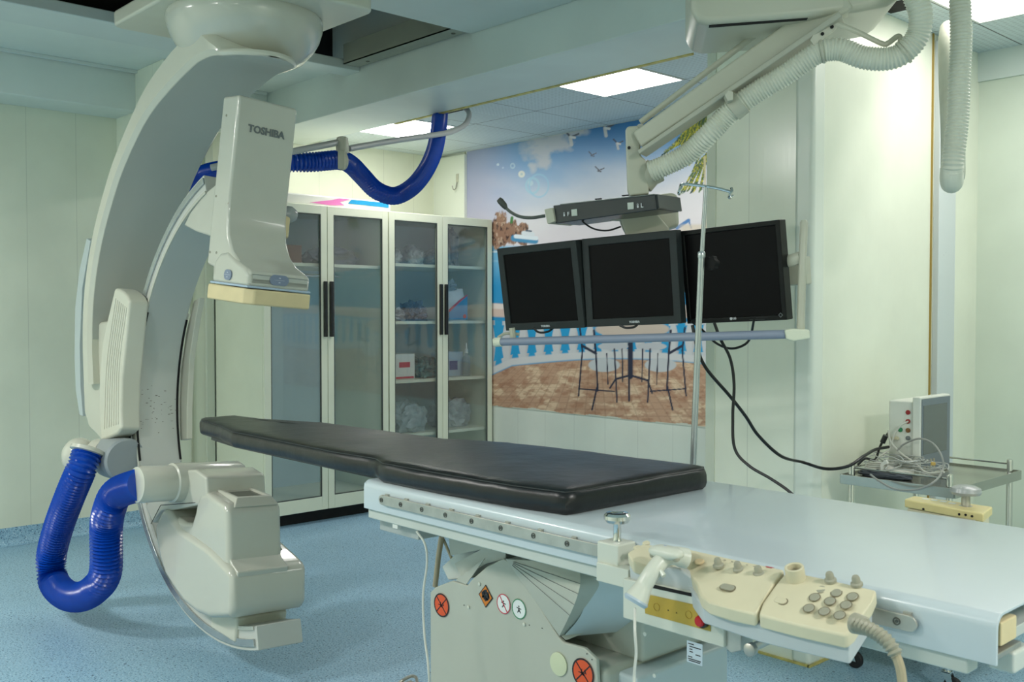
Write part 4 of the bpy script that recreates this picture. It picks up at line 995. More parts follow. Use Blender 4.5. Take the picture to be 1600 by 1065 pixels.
for (x, y) in ((935, 312.5), (977, 307)):
    obj('lid_slot', obox(bmesh.new(), aD(x, y, 3.62) + Vector((0, 0, .004)), fx, back.normalized(), Vector((0, 0, 1)), .012, .005, .002), M_gap, IB)
mic = thing('gooseneck_microphone', 'grey gooseneck microphone reaching left from the indicator box', 'microphone', aD(850, 336, 3.86))
obj('neck', TB(catmull([aD(852, 337, 3.87), aD(830, 340, 3.87), aD(812, 338, 3.86), aD(798, 331, 3.85), aD(790, 324, 3.85)], 8), .0065, 8), mat('neck grey', srgb(100, 104, 98), .45), mic)
obj('mic_head', TB([aD(791, 326, 3.85), aD(788, 321, 3.85), aD(782, 314, 3.85), aD(779, 311, 3.85)], .012, 14, rs=[.007, .012, .013, .010]), mat('mic dark', srgb(66, 68, 62), .5), mic)
tag(obj('signal_cable', wire([aD(905, 340, 3.78), aD(915, 350, 3.78), aD(930, 358, 3.78), aD(950, 360, 3.78), aD(970, 354, 3.80)], .0035), M_cable, None), 'thin black cable looping under the indicator box', 'cable')
# short cables under the monitors
for i, (pts_, lb) in enumerate((
    ([(833, 512, 4.05), (842, 519, 4.05), (856, 518, 4.05), (866, 511, 4.05)], 'small black cable loop hanging under the left monitor'),
    ([(968, 508, 3.75), (978, 512, 3.75), (990, 511, 3.75), (996, 507, 3.75)], 'small black cable loop hanging under the middle monitor'),
    ([(1080, 502, 3.6), (1096, 514, 3.62), (1118, 535, 3.62), (1140, 544, 3.6), (1160, 540, 3.58), (1172, 528, 3.56), (1178, 500, 3.5)], 'black cable loop hanging below the right monitor and its rail'))):
    tag(obj('monitor_cable', wire([aD(*q) for q in pts_], .0045), M_cable, None), lb, 'cable')

# second white hose: a loop hanging from the ceiling on the right
def tail(px): return [aD(*q) for q in px]
wl = [(1500, -60, 3.3), (1500, 0, 3.3), (1502, 60, 3.3), (1499, 130, 3.3), (1496, 190, 3.3), (1489, 250, 3.3), (1486, 275, 3.32)]
hs = thing('ceiling_hose', 'white corrugated hose loop hanging straight down at top right', 'hose', aD(1490, 0, 3.4))
tl_ = tail(wl); tl_ = [Vector((tl_[0].x, tl_[0].y, 2.92)), Vector((tl_[0].x, tl_[0].y, 2.74))] + tl_
obj('front_strand', hose(tl_, .036, .0115, .0045, 20), M_whose, hs, angle=28)
wb = [(1484, 44, 4.2), (1482, 70, 4.1), (1484, 130, 3.85), (1488, 200, 3.6), (1489, 262, 3.42), (1488, 276, 3.38)]
obj('rear_strand', hose(tail(wb), .040, .0115, .0040, 20), M_whose, hs, angle=28)
obj('hose_bend', TB(catmull(tail([(1489, 262, 3.40), (1488, 278, 3.37), (1487, 285, 3.34), (1486, 276, 3.32), (1487, 262, 3.31)]), 6), .036, 18), M_whose, hs)
struct('trim_20', B(-2.1, -1.93, 4.06, 4.2, ZC - .003, ZC - .0005), M_gap)

# ================================================================== PATIENT TABLE
TZ = .95
T = thing('patient_table', 'long pale blue-white patient table on a cream sliding base', 'table', (-1.9, 2.0, 0))
X0, X1, Y0, Y1 = -2.40, -.63, 1.635, 2.37
# folded sheet top: flat deck, rounded edges, downturned sides, open channel at the near end
def shell(profile, x0, x1):
    bm = bmesh.new(); A = [bm.verts.new((x0, y, z)) for y, z in profile]; Bv = [bm.verts.new((x1, y, z)) for y, z in profile]
    n = len(profile)
    for i in range(n): bm.faces.new((A[i], A[(i + 1) % n], Bv[(i + 1) % n], Bv[i]))
    bm.faces.new(A[::-1]); bm.faces.new(Bv)
    return bm
def arc2(cy, cz, r, a0, a1, n=5): return [(cy + r * math.cos(math.radians(a0 + (a1 - a0) * k / n)), cz + r * math.sin(math.radians(a0 + (a1 - a0) * k / n))) for k in range(n + 1)]
outer_ = [(Y0, .868)] + arc2(Y0 + .022, TZ - .022, .022, 180, 90) + arc2(Y1 - .022, TZ - .022, .022, 90, 0) + [(Y1, .868)]
inner_ = [(y + (.006 if y < 2 else -.006), z - (.005 if z > .9 else 0)) for y, z in outer_][::-1]
top = obj('table_top', shell(outer_ + inner_, X0, X1), M_table, T, bevel=.0015)
obj('end_plate', B(X0 - .001, X0 + .006, Y0 + .002, Y1 - .002, .872, .942), M_table, T, bevel=.002)
# lower frame: cream channel under each side, cross members, open end
bm = bmesh.new(); box(bm, X0 + .004, X1 - .05, Y0 + .012, Y0 + .055, .838, .868)
obj('side_channel', bm, M_tside, T, bevel=.004)
bm = bmesh.new(); box(bm, X0 + .004, X1 - .05, Y1 - .055, Y1 - .012, .838, .868)
obj('side_channel', bm, M_tside, T, bevel=.004)
obj('lower_tray', B(X0 + .004, X1 - .06, Y0 + .055, Y1 - .055, .846, .866), M_tside, T, bevel=.002)
obj('end_block', B(X1 - .05, X1 - .012, Y0 + .05, Y0 + .115, .885, .925), M_cream, T, bevel=.003)
obj('end_bracket', B(X1 - .045, X1 - .010, Y0 + .01, Y0 + .13, .868, .878), M_steel, T, bevel=.002)
obj('end_foot', B(X1 - .05, X1 - .005, Y0 + .09, Y0 + .16, .83, .868), M_tside, T, bevel=.006)
for x in (-2.27, -1.40):
    obj('stop_block', B(x - .012, x + .012, Y0 + .016, Y0 + .03, .826, .838), M_boxwhite, T, bevel=.001)
obj('motor_block', B(-2.385, -2.20, Y0 + .045, Y0 + .16, .80, .845), mat('table grey', srgb(170, 176, 172), .4), T, bevel=.003)
# stainless accessory rail with bolts
YR = Y0 - .012
def railbar(x0, x1, z0, z1, y0, y1, m, par):
    n = 6; h = (z1 - z0) / 2; zc = (z0 + z1) / 2; pts = []
    for (cx, a0) in ((x1 - h, -90), (x0 + h, 90)):
        for k in range(n + 1): a = math.radians(a0 + 180 * k / n); pts.append((cx + h * math.cos(a), y0, zc + h * math.sin(a)))
    return obj('accessory_rail', PR(pts, (0, y1 - y0, 0)), m, par, bevel=.0015)
ar = railbar(-2.31, -.755, .893, .921, YR, YR + .006, M_steel, T)
for x in (-2.295, -2.205, -2.11, -2.01, -1.905, -1.795, -1.68, -1.57, -1.46, -.79):
    obj('bolt', lathe_ring(LA((x, YR - .0005, .907), (0, -1, 0), [(.0028, 0), (.0028, .001)], 10), (x, YR, .907), (0, -1, 0), .0048, .0068, .0015, 14), mat('bolt steel', srgb(96, 96, 90), .4, .6), ar)
    obj('spacer', B(x + .008, x + .022, YR + .006, Y0, .912, .9245), M_steel, ar)
ra = railbar(-2.31, -.755, .893, .921, Y1 + .006, Y1 + .012, M_steel, T)
obj('spacer', B(-2.2, -.8, Y1 - .001, Y1 + .006, .90, .915), M_steel, ra)
# base
bs = [(672, 925), (680, 917), (706, 907), (730, 914), (737, 905), (760, 885), (786, 872), (800, 880), (872, 994), (880, 1003), (913, 1012), (932, 1030), (938, 1120), (938, 1250), (672, 1250)]
fp = [aY(x, y, 1.80) for x, y in bs]
zmin = min(p.z for p in fp)
fp[-1].z = fp[-2].z = .02
fp[-1].x = fp[0].x; fp[-2].x = fp[-3].x
base = obj('base_front_panel', PR(fp, (0, .012, 0)), M_base, T, bevel=.004, seg=3)
xl, xr = fp[0].x, -1.56
obj('base_body', B(xl + .004, xr - .06, 1.815, 2.26, .02, .555), M_base, T, bevel=.02, seg=3)
obj('base_side_panel', B(xr - .20, xr, 1.86, 2.24, .02, .54), mat('base blue side', srgb(196, 206, 206), .4), T, bevel=.01, seg=3)
obj('base_foot', B(xl - .02, xr + .04, 1.86, 2.3, 0, .02), M_gap, T)
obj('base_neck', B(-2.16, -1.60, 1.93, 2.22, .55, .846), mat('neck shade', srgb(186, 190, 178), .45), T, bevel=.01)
obj('base_upper_box', PR([aY(x, y, 1.84) for x, y in ((700, 906), (737, 903), (786, 873), (790, 850), (700, 830), (715, 862), (690, 885))], (0, .10, 0)), M_tside, T, bevel=.004)
# sheet fan shrouds
def sheet(pts, m, nm, par, th=(0, .004, 0)): return obj(nm, PR(pts, th), m, par, bevel=.001)
sh_px = [(712, 906, 728, 913, 757, 872), (720, 902, 724, 898, 755, 868), (713, 880, 722, 897, 754, 866), (705, 845, 710, 868, 752, 858)]
for k, (a_, b_, c_, d_, e_, f_) in enumerate(sh_px):
    obj('fan_blade', PR([aY(a_, b_, 1.80 + .02 * k), aY(c_, d_, 1.80 + .02 * k), aY(e_, f_, 1.80 + .02 * k)], (0, .003, 0)), M_base, T)
obj('fan_shroud', PR([aY(x, y, 1.815) for x, y in ((700, 832), (704, 868), (752, 858), (710, 880), (722, 902), (760, 880), (790, 872), (790, 852))], (0, .004, 0)), M_base, T)
# curved fan cover on the right: a conical sheet from the apex to an arc
ap = aY(790, 873, 1.79)
rim = catmull([aY(874, 993, 1.79), aY(888, 965, 1.74), aY(899, 940, 1.72), aY(906, 915, 1.72), aY(906, 895, 1.74), aY(900, 880, 1.76)], 6)
bm = bmesh.new(); a0 = bm.verts.new(ap); A = [bm.verts.new(p) for p in rim]
a1 = bm.verts.new(ap + Vector((0, .25, 0))); A2 = [bm.verts.new(p + Vector((.02, .30, 0))) for p in rim]
for i in range(len(rim) - 1):
    bm.faces.new((a0, A[i], A[i + 1])); bm.faces.new((A[i], A2[i], A2[i + 1], A[i + 1])); bm.faces.new((a1, A2[i + 1], A2[i]))
bm.faces.new((a0, A[0], A2[0], a1)); bm.faces.new((a0, a1, A2[-1], A[-1]))
obj('fan_cover', bm, M_base, T, angle=40)
bm = bmesh.new()
for i in (7, 11, 15, 19): tube(bm, [ap.lerp(rim[i], .12) + Vector((0, -.001, 0)), rim[i] + Vector((0, -.001, 0))], .0008, 4)
obj('fan_cover_seams', bm, M_greyprint, T)['kind'] = 'stuff'
# curved neck cowl right of the fan
bm = bmesh.new(); prev = None; path = catmull([aY(908, 905, 1.74), aY(915, 935, 1.76), aY(905, 965, 1.78), aY(880, 995, 1.80)], 6)
for p in path:
    r_ = (bm.verts.new(p), bm.verts.new(p + Vector((.13, .26, .0))), bm.verts.new(p + Vector((.13, .26, 0)) + Vector((-.01, .01, 0))), bm.verts.new(p + Vector((-.008, .01, 0))))
    if prev:
        for k in range(4): bm.faces.new((prev[k], prev[(k + 1) % 4], r_[(k + 1) % 4], r_[k]))
    prev = r_
obj('neck_cowl', bm, mat('base blue side', srgb(196, 206, 206), .4), T, angle=40)
obj('cover_bar', PR([aY(876, 993, 1.79), aY(884, 1000, 1.79), aY(972, 965, 1.96), aY(972, 955, 1.96)], (0, .01, .0)), M_base, T, bevel=.002)
# warning stickers on the front panel
YS = 1.7985
def on(x, y): return aY(x, y, YS)
NY = Vector((0, -1, 0))
def cross_sticker(x, y, r):
    c = on(x, y)
    s_ = obj('warning_sticker', disc(bmesh.new(), c, NY, 0, r), M_orange, base, smooth=False, label='round orange sticker with a crossed-out mark')
    bm = bmesh.new(); lathe_ring(bm, c + NY * .0006, NY, r * .88, r, .0004, 36)
    for a in (45, -45):
        d = Vector((math.cos(math.radians(a)), 0, math.sin(math.radians(a)))); u = Vector((-d.z, 0, d.x))
        obox(bm, c + NY * .0008, d, NY, u, r * .88, .0003, r * .045)
    for a in range(5):
        d = Vector((math.cos(a * 1.3), 0, math.sin(a * 1.3)));
        obox(bm, c + NY * .0008 + Vector((-.25 * r + .12 * r * a, 0, .12 * r * math.sin(a * 2))), d, NY, Vector((-d.z, 0, d.x)), r * .16, .0003, r * .03)
    obj('sticker_print', bm, M_print, s_, smooth=False)
cross_sticker(690, 945, .0345)
cross_sticker(911, 1051, .037)
c = on(759, 931); hh, hw_ = .032, .0295
s_ = obj('warning_sticker', PR([c + Vector(v) for v in ((0, 0, hh), (hw_, 0, 0), (0, 0, -hh), (-hw_, 0, 0))], NY * .0006), M_print, base, smooth=False, label='diamond orange and black hazard sticker')
obj('sticker_face', PR([c + NY * .0006 + Vector(v) for v in ((0, 0, hh * .88), (hw_ * .88, 0, 0), (0, 0, -hh * .88), (-hw_ * .88, 0, 0))], NY * .0004), M_amber, s_, smooth=False)
bm = bmesh.new(); q = c + NY * .001
for dx, dz, w_, h_ in ((-.006, .003, .004, .005), (.0, .008, .005, .004), (.005, .0, .005, .005), (-.002, -.003, .004, .003), (.008, .004, .002, .005), (.003, -.006, .005, .002), (-.007, -.002, .003, .002)):
    dx, dz, w_, h_ = dx * 1.5, dz * 1.5, w_ * 1.5, h_ * 1.5
    obox(bm, q + Vector((dx, 0, dz)), Vector((.9, 0, .35)).normalized(), NY, Vector((-.35, 0, .9)).normalized(), w_, .0003, h_)
obj('sticker_print', bm, M_print, s_, smooth=False)
for x, y, mt, slash in ((787, 943, M_pinkred, 1), (811, 951, M_green, 0)):
    c = on(x, y); r = .027
    s_ = obj('notice_sticker', disc(bmesh.new(), c, NY, 0, r), M_white, base, smooth=False, label='round white sticker with %s rim' % ('red' if slash else 'green'))
    bm = bmesh.new(); lathe_ring(bm, c + NY * .0006, NY, r * .9, r, .0004, 36)
    if slash: obox(bm, c + NY * .0012, Vector((.6, 0, -.8)), NY, Vector((.8, 0, .6)), r * .9, .0003, r * .05)
    obj('sticker_rim', bm, mt, s_, smooth=False)
    bm = bmesh.new(); q = c + NY * .0008
    obox(bm, q + Vector((0, 0, .007)), Vector((1, 0, 0)), NY, Vector((0, 0, 1)), .002, .0003, .002)
    obox(bm, q + Vector((0, 0, .002)), Vector((1, 0, -.15)).normalized(), NY, Vector((.15, 0, 1)).normalized(), .009, .0003, .0012)
    obox(bm, q + Vector((0, 0, -.002)), Vector((1, 0, 0)), NY, Vector((0, 0, 1)), .002, .0003, .005)
    obox(bm, q + Vector((-.003, 0, -.007)), Vector((.5, 0, .8)).normalized(), NY, Vector((-.8, 0, .5)).normalized(), .004, .0003, .0012)
    obox(bm, q + Vector((.004, 0, -.006)), Vector((-.6, 0, .8)).normalized(), NY, Vector((.8, 0, .6)).normalized(), .005, .0003, .0014)
    obj('sticker_print', bm, M_print, s_, smooth=False)
for x, y in ((732, 948), (819, 975), (749, 912)):
    obj('cover_cap', LA(on(x, y), NY, [(.0048, 0), (.0048, .0015), (.003, .0025)], 14), M_handle, base)
for x, y in ((725, 945), (827, 976), (847, 981), (768, 858), (917, 1021), (925, 1030)):
    obj('screw_hole', LA(on(x, y), NY, [(.0016, 0), (.0016, .0005)], 8), M_gap, base)
obj('round_cap', LA(on(873, 1037), NY, [(.030, 0), (.030, .002), (.026, .003)], 28), mat('greenish cap', srgb(206, 210, 176), .5), base, label='round yellowed cap')
# type plate on the side body
sd = mat('label white', srgb(206, 218, 226), .5)
pc = aY(1085, 1018, 1.858)
lp = obj('type_plate', B(pc.x - .022, pc.x + .022, 1.8585, 1.8595, pc.z - .028, pc.z + .022), sd, T, smooth=False, label='small white type plate')
bm = bmesh.new()
for k, (dx, dz, w_) in enumerate(((-.010, .016, .008), (-.008, .010, .006), (.006, .010, .012), (-.010, .004, .004), (-.009, -.002, .005), (.010, -.006, .007), (-.012, -.014, .006), (0, -.019, .018), (0, -.023, .016))):
    obox(bm, Vector((pc.x + dx, 1.858, pc.z + dz)), Vector((1, 0, 0)), NY, Vector((0, 0, 1)), w_, .0003, .001)
obj('plate_print', bm, M_print, lp, smooth=False)['kind'] = 'stuff'
for i, (x, y) in enumerate(((1008, 990), (1023, 1055))):
    obj('body_screw', LA(aY(x, y, 1.855), NY, [(.005, 0), (.005, .002)], 12), M_tside, T)

# mattress: three widths, stuffed edges
ZM = 1.012
near = [(313, 655), (340, 662), (364, 673), (372, 674), (450, 689), (520, 703), (584, 713), (594, 720), (700, 739), (800, 755), (884, 769)]
rear = [(393, 650), (453, 658), (470, 660), (504, 658), (600, 671), (699, 684), (770, 688), (800, 690), (900, 701), (1075, 723)]
NPt = [aZ(x, y, ZM) for x, y in near]; RPt = [aZ(x, y, ZM) for x, y in rear]
NPt[-1] = Vector((-1.640, 1.69, ZM)); RPt[-1] = Vector((-1.655, 2.262, ZM))
outl = NPt + [Vector((-1.632, 1.72, ZM)), Vector((-1.63, 2.23, ZM))] + RPt[::-1] + [Vector((-3.79, 1.95, ZM)), Vector((-3.80, 1.80, ZM))]
def densify(P, step):
    out = []
    for a, b in zip(P, P[1:] + P[:1]):
        n = max(1, int((b - a).length / step))
        for k in range(n): out.append(a.lerp(b, k / n))
    return out
outl = densify(outl, .03)
cen = sum(outl, Vector()) / len(outl)
def inset(P, d):
    out = []
    n = len(P)
    for i in range(n):
        t = (P[(i + 1) % n] - P[i - 1]).normalized(); nn = Vector((-t.y, t.x, 0))
        out.append(P[i] + nn * d)
    return out
bm = bmesh.new()
levels = [(.010, -.002 - .0), (.002, .008), (-.002, .020), (-.002, .040), (.002, .050), (.010, .058), (.024, .0625), (.05, .064)]
rings = []
for d, h in levels:
    ring = inset(outl, d)
    w_ = []
    for k, p in enumerate(ring):
        wob = .0018 * mnoise.noise(p * 18) + .0025 * mnoise.noise(Vector((p.x * 7, h * 60, 3)))
        w_.append(bm.verts.new((p.x, p.y + (wob if p.y < 1.95 else -wob), TZ + max(.0005, h) + (wob if h > .04 else 0))))
    rings.append(w_)
n = len(outl)
for a, b in zip(rings, rings[1:]):
    for k in range(n): bm.faces.new((a[k], a[(k + 1) % n], b[(k + 1) % n], b[k]))
bm.faces.new(rings[0][::-1]); tf = bm.faces.new(rings[-1])
bmesh.ops.triangulate(bm, faces=[tf])
MT = tag(obj('mattress', bm, M_leather, None, angle=60), 'long black vinyl mattress with a narrow head end on the table', 'mattress')
pb = obj('seam_piping', bmesh.ops and TB([Vector((p.x, p.y, TZ + .0555)) for p in inset(outl, .006)] + [Vector((inset(outl, .006)[0].x, inset(outl, .006)[0].y, TZ + .0555))], .0016, 6), mat('vinyl seam', srgb(52, 54, 54), .5), MT)
# stiff board under the overhanging head end
obj('head_board', PR([aZ(x, y, .951) for x, y in ((330, 682), (368, 694), (590, 742), (700, 760), (700, 735), (470, 700), (420, 672))], (0, 0, -.012)), M_black, T)
# crinkled press marks: none. corner tuck

# ================================================================== TABLE-SIDE CONTROL UNIT
CU = thing('table_controller', 'cream control panel with knobs, buttons and pistol grip clamped to the near rail', 'control panel', (-1.1, 1.54, .85))
ck = obj('clamp_block', B(-1.435, -1.375, 1.575, 1.634, .868, .944), M_handle, CU, bevel=.004)
obj('clamp_step', B(-1.43, -1.34, 1.568, 1.60, .860, .900), M_handle, CU, bevel=.002)
kn = thing('clamp_knob', 'shiny chrome mushroom knob standing on the white clamp at the near table edge', 'knob', (-1.405, 1.607, .944))
obj('stem', LA((-1.405, 1.607, .9445), (0, 0, 1), [(.010, 0), (.0085, .004), (.0085, .04), (.012, .046)], 16), M_chrome, kn)
obj('knob_head', LA((-1.405, 1.607, .982), (0, 0, 1), [(.012, 0), (.024, .002), (.029, .009), (.0285, .017), (.024, .022), (.016, .0225), (.013, .0205)], 28), M_chrome, kn)
def T3(x, y, zv): return aZ(x, y, zv)
left = [(980, 862, 0.9501), (1003, 849, 0.9580), (1075, 857, 0.9580), (1150, 873, 0.9580), (1226, 889, 0.9580), (1207, 913, 0.9391), (1188, 940, 0.9171), (1181, 959, 0.8982), (1140, 949, 0.9013), (1108, 940, 0.9013), (1095, 930, 0.9045), (1088, 912, 0.9139), (1075, 893, 0.9233), (1058, 884, 0.9281), (1035, 880, 0.9312), (1010, 884, 0.9296), (988, 876, 0.9391)]
lp_ = obj('left_panel', PR([T3(*q) for q in left], (0, .004, -.026)), M_ctrl, CU, bevel=.005, seg=3, angle=50)
right_ = [(1230, 890, 0.9580), (1300, 905, 0.9580), (1370, 921, 0.9580), (1362, 938, 0.9454), (1346, 962, 0.9233), (1334, 982, 0.9045), (1322, 992, 0.8950), (1250, 976, 0.8966), (1185, 960, 0.8982), (1192, 940, 0.9171), (1211, 913, 0.9391)]
rp_ = obj('right_panel', PR([T3(*q) for q in right_], (0, .004, -.026)), M_ctrl, CU, bevel=.005, seg=3, angle=50)
lw = [T3(x, y, .895 + (zv - .920) * 1.575) + Vector((0, .012, -.020)) for x, y, zv in ((1092, 932, .926), (1181, 960, .922), (1322, 992, .920), (1366, 925, .952), (1300, 905, .955), (1080, 862, .955), (1000, 855, .95), (986, 874, .94), (1060, 888, .94))]
obj('under_shell', PR(lw, (0, .003, -.034)), mat('panel underside', srgb(190, 196, 196), .4), CU, bevel=.004)
# surface helper: height of the sloped panel at a pixel
def onpanel(x, y, lift=0.0):
    """panel surface runs from z .960 at the back to .922 at the front"""
    P0 = T3(1100, 861, .958); a = T3(1226, 889, .958) - P0; b = T3(1181, 959, .898) - P0
    n_ = a.cross(b).normalized(); n_ = n_ if n_.z > 0 else -n_
    return aP(x, y, P0, n_) + n_ * lift, n_
def knob(x, y, r, h, par, m=M_button, lb=None, tall=True):
    p, n_ = onpanel(x, y); n_ = (n_ + Vector((0, 0, .7))).normalized()
    prof = [(r, 0), (r, h * .25), (r * .72, h * .38), (r * .66, h * .8), (r * .5, h)] if tall else [(r, 0), (r, h * .7), (r * .85, h)]
    return obj('control_knob' if tall else 'round_button', LA(p, n_, prof, 20), m, par, label=lb)
for x, y, par in ((1123, 885, lp_), (1154, 891, lp_), (1186, 898, lp_), (1298, 908, rp_), (1339, 914, rp_)): knob(x, y, .0105, .018, par)
for x, y in ((1093, 878),): knob(x, y, .0095, .004, lp_, mat('peach button', srgb(214, 190, 150), .5), 'small peach button', False)
for x, y in ((996, 857), (1010, 850)): knob(x, y, .008, .005, lp_, M_ctrl, None, False)
for x, y in ((1283, 921), (1307, 926), (1332, 932), (1273, 933), (1297, 939), (1322, 945), (1264, 950), (1288, 955), (1312, 961)):
    p, n_ = onpanel(x, y)
    obj('keypad_button', LA(p - n_ * .001, n_, [(.0092, 0), (.0092, .0022), (.008, .0032)], 20), M_button, rp_)
    obj('keypad_ring', lathe_ring(bmesh.new(), p, n_, .0092, .0105, .0012, 24), mat('ring dark', srgb(120, 112, 90), .6), rp_)
for x, y, w_, par in ((1137, 918, .030, lp_), (1220, 939, .024, rp_)):
    p, n_ = onpanel(x, y); ux = (Vector((1, .0, 0)) - n_ * n_.x).normalized(); uy = n_.cross(ux)
    pad('oval_ring', p, ux, uy, w_ + .004, .0175, mat('ring dark', srgb(120, 112, 90), .6), par, .0012)
    pad('oval_button', p, ux, uy, w_, .014, M_button if par is lp_ else M_ctrl, par, .003)
p, n_ = onpanel(1244, 905)
obj('joystick_collar', lathe_ring(bmesh.new(), p - n_ * .002, (n_ + Vector((0, 0, .7))).normalized(), .0125, .0175, .028, 28), M_ctrl, rp_, bevel=.002, label='open round cream collar')
obj('collar_floor', LA(p + n_ * .014, (n_ + Vector((0, 0, .7))).normalized(), [(.0126, 0), (.0126, .001)], 20), M_button, rp_)
bm = bmesh.new()
for k in range(9):
    x = 1088 + k * 11.5; y = 864 + k * 2.5
    p, n_ = onpanel(x, y, .0004)
    for (dx, dy, w_) in ((0, 0, .003), (.001, -.004, .002)): obox(bm, p + Vector((dx, dy, 0)), Vector((1, 0, 0)), Vector((0, 1, 0)), n_, w_, .0009, .0003)
obj('panel_marks', bm, M_greyprint, lp_)['kind'] = 'stuff'
bm = bmesh.new(); p, n_ = onpanel(1204, 886, .0004)
for dx, dy, w_ in ((-.006, 0, .0045), (.003, .001, .004), (-.001, -.003, .006)): obox(bm, p + Vector((dx, dy, 0)), Vector((1, 0, 0)), Vector((0, 1, 0)), n_, w_, .001, .0003)
obj('red_mark', bm, M_pinkred, lp_)
# pistol grip
gp = [(1068, 868, .965), (1050, 868, .972), (1032, 876, .975), (1016, 894, .965), (1004, 916, .945), (995, 938, .925)]
G3 = [aY(1072, 872, 1.57), aY(1052, 868, 1.545), aY(1034, 876, 1.52), aY(1018, 895, 1.495), aY(1006, 915, 1.48), aY(994, 937, 1.465)]
Gc = catmull(G3, 6); rs = []
for i in range(len(Gc)):
    s = i / (len(Gc) - 1); rs.append(.0165 + .004 * max(0, 1 - s * 3) + .008 * max(0, (s - .8) / .2))
grip = obj('pistol_grip', TB(Gc, .014, 18, rs=rs), M_handle, CU)
obj('grip_butt', LA(G3[-1] - (G3[-1] - G3[-2]).normalized() * .003, G3[-1] - G3[-2], [(.024, 0), (.0255, .004), (.021, .010)], 20), mat('butt blue', srgb(176, 190, 200), .4), grip)
p = aY(1041, 859, 1.53)
obj('grip_head', blob((p.x, p.y, p.z - .012), .038, .022, .013, 3, .0, 4, 3, False), M_handle, grip)
obj('blue_button', blob((p.x - .002, p.y, p.z - .0005), .013, .009, .006, 3, .0, 4, 2, False), mat('button blue', srgb(140, 164, 200), .4), grip, label='pale blue thumb button')
for x, y in ((1021, 864), (1057, 871)): obj('grip_knob', LA(aY(x, y + 4, 1.525), (0, -.4, 1), [(.007, 0), (.007, .004), (.005, .009)], 14), M_button, grip)
obj('trigger', LA(aY(1036, 897, 1.50), (.8, -.2, -.6), [(.004, -.012), (.005, 0), (.005, .004)], 10), M_handle, grip)
obj('side_cheek', PR([aY(x, y, 1.562) for x, y in ((982, 874), (988, 880), (1060, 888), (1078, 900), (1092, 932), (1062, 926), (990, 909), (984, 904))], (0, .03, 0)), mat('panel underside', srgb(190, 196, 196), .4), CU, bevel=.004)
# lower box with the yellow overlay
YB2 = 1.552
bx4 = [aY(x, y, YB2) for x, y in ((973, 903), (1131, 936), (1131, 1012), (973, 965))]
lb_ = obj('lower_box', PR(bx4, (0, .075, 0)), M_handle, CU, bevel=.003)
obj('dark_gap', PR([aY(x, y, YB2 - .001) for x, y in ((1000, 908), (1100, 931), (1100, 936), (1000, 914))], (0, .0008, 0)), M_gap, lb_)
yl = obj('yellow_overlay', PR([aY(x, y, YB2 - .0015) for x, y in ((1006, 927), (1110, 950), (1110, 986), (1008, 958))], (0, .001, 0)), M_yellow, lb_, label='yellow labelled overlay')
bm = bmesh.new()
for x, y in ((1044, 953), (1057, 957)): lathe(bm, aY(x, y, YB2 - .002), NY, [(.0022, 0), (.0004, .0008)], 3)
obj('arrow_marks', bm, M_print, yl)['kind'] = 'stuff'
bm = bmesh.new()
for x, y in ((1026, 948), (1076, 960)): lathe_ring(bm, aY(x, y, YB2 - .0018), NY, .007, .0078, .0004, 20)
obj('ring_marks', bm, mat('ochre print', srgb(160, 124, 24), .5), yl)['kind'] = 'stuff'
q = aY(1097, 969, YB2 - .003)
obj('stop_base', LA(q + Vector((.003, .002, 0)), NY, [(.013, 0), (.013, .008)], 20), M_black, lb_)
obj('stop_button', LA(q, NY, [(.0105, 0), (.0105, .010), (.008, .013)], 20), M_red, lb_, label='red emergency button')
obj('bracket_arm', PR([aY(x, y, 1.56) for x, y in ((1131, 940), (1158, 946), (1158, 1016), (1142, 1020), (1131, 1010))], (0, .04, 0)), M_steel, CU, bevel=.002)
obj('lever_arm', TB([aY(1175, 1012, 1.56), aY(1232, 984, 1.63)], .009, 10, squash=.6), M_steel, CU)
obj('lever_pivot', LA(aY(1176, 1013, 1.555), NY, [(.012, 0), (.012, .012), (.007, .015)], 16), M_steel, CU)
obj('slot_bar', PR([aY(x, y, 1.53) for x, y in ((1175, 965), (1222, 975), (1218, 984), (1170, 973))], (0, .02, 0)), mat('slot steel', srgb(120, 132, 142), .3, .6), CU, bevel=.001)
obj('mount_bar', B(-1.34, -.84, 1.585, 1.622, .885, .925), M_tside, CU, bevel=.003)
# cable gland and cable
cg = [aY(1334, 975, 1.49), aY(1352, 980, 1.485), aY(1372, 990, 1.48), aY(1390, 1006, 1.475), aY(1401, 1024, 1.475)]
obj('cable_gland', LA(aY(1335, 973, 1.50), cg[1] - cg[0], [(.017, 0), (.015, .02), (.012, .024)], 20), M_button, CU)
obj('strain_relief', hose(cg, .0125, .0075, .004, 16), M_button, CU, angle=28)
obj('control_cable', TB(catmull([cg[-2], aY(1401, 1026, 1.475), aY(1408, 1050, 1.475), aY(1411, 1090, 1.475), aY(1410, 1150, 1.48), aY(1400, 1300, 1.50)], 6), .0075, 10), M_tancable, CU)

# thin white cable hanging from the pistol grip
tag(obj('hanging_cable', wire([aY(992, 950, 1.455), aY(992, 985, 1.43), aY(994, 1020, 1.43), aY(991, 1060, 1.43), aY(993, 1150, 1.44), aZ(1000, 1335, .01)], .0028), M_wcable, None), 'thin cream cable hanging straight down in front of the table base', 'cable')
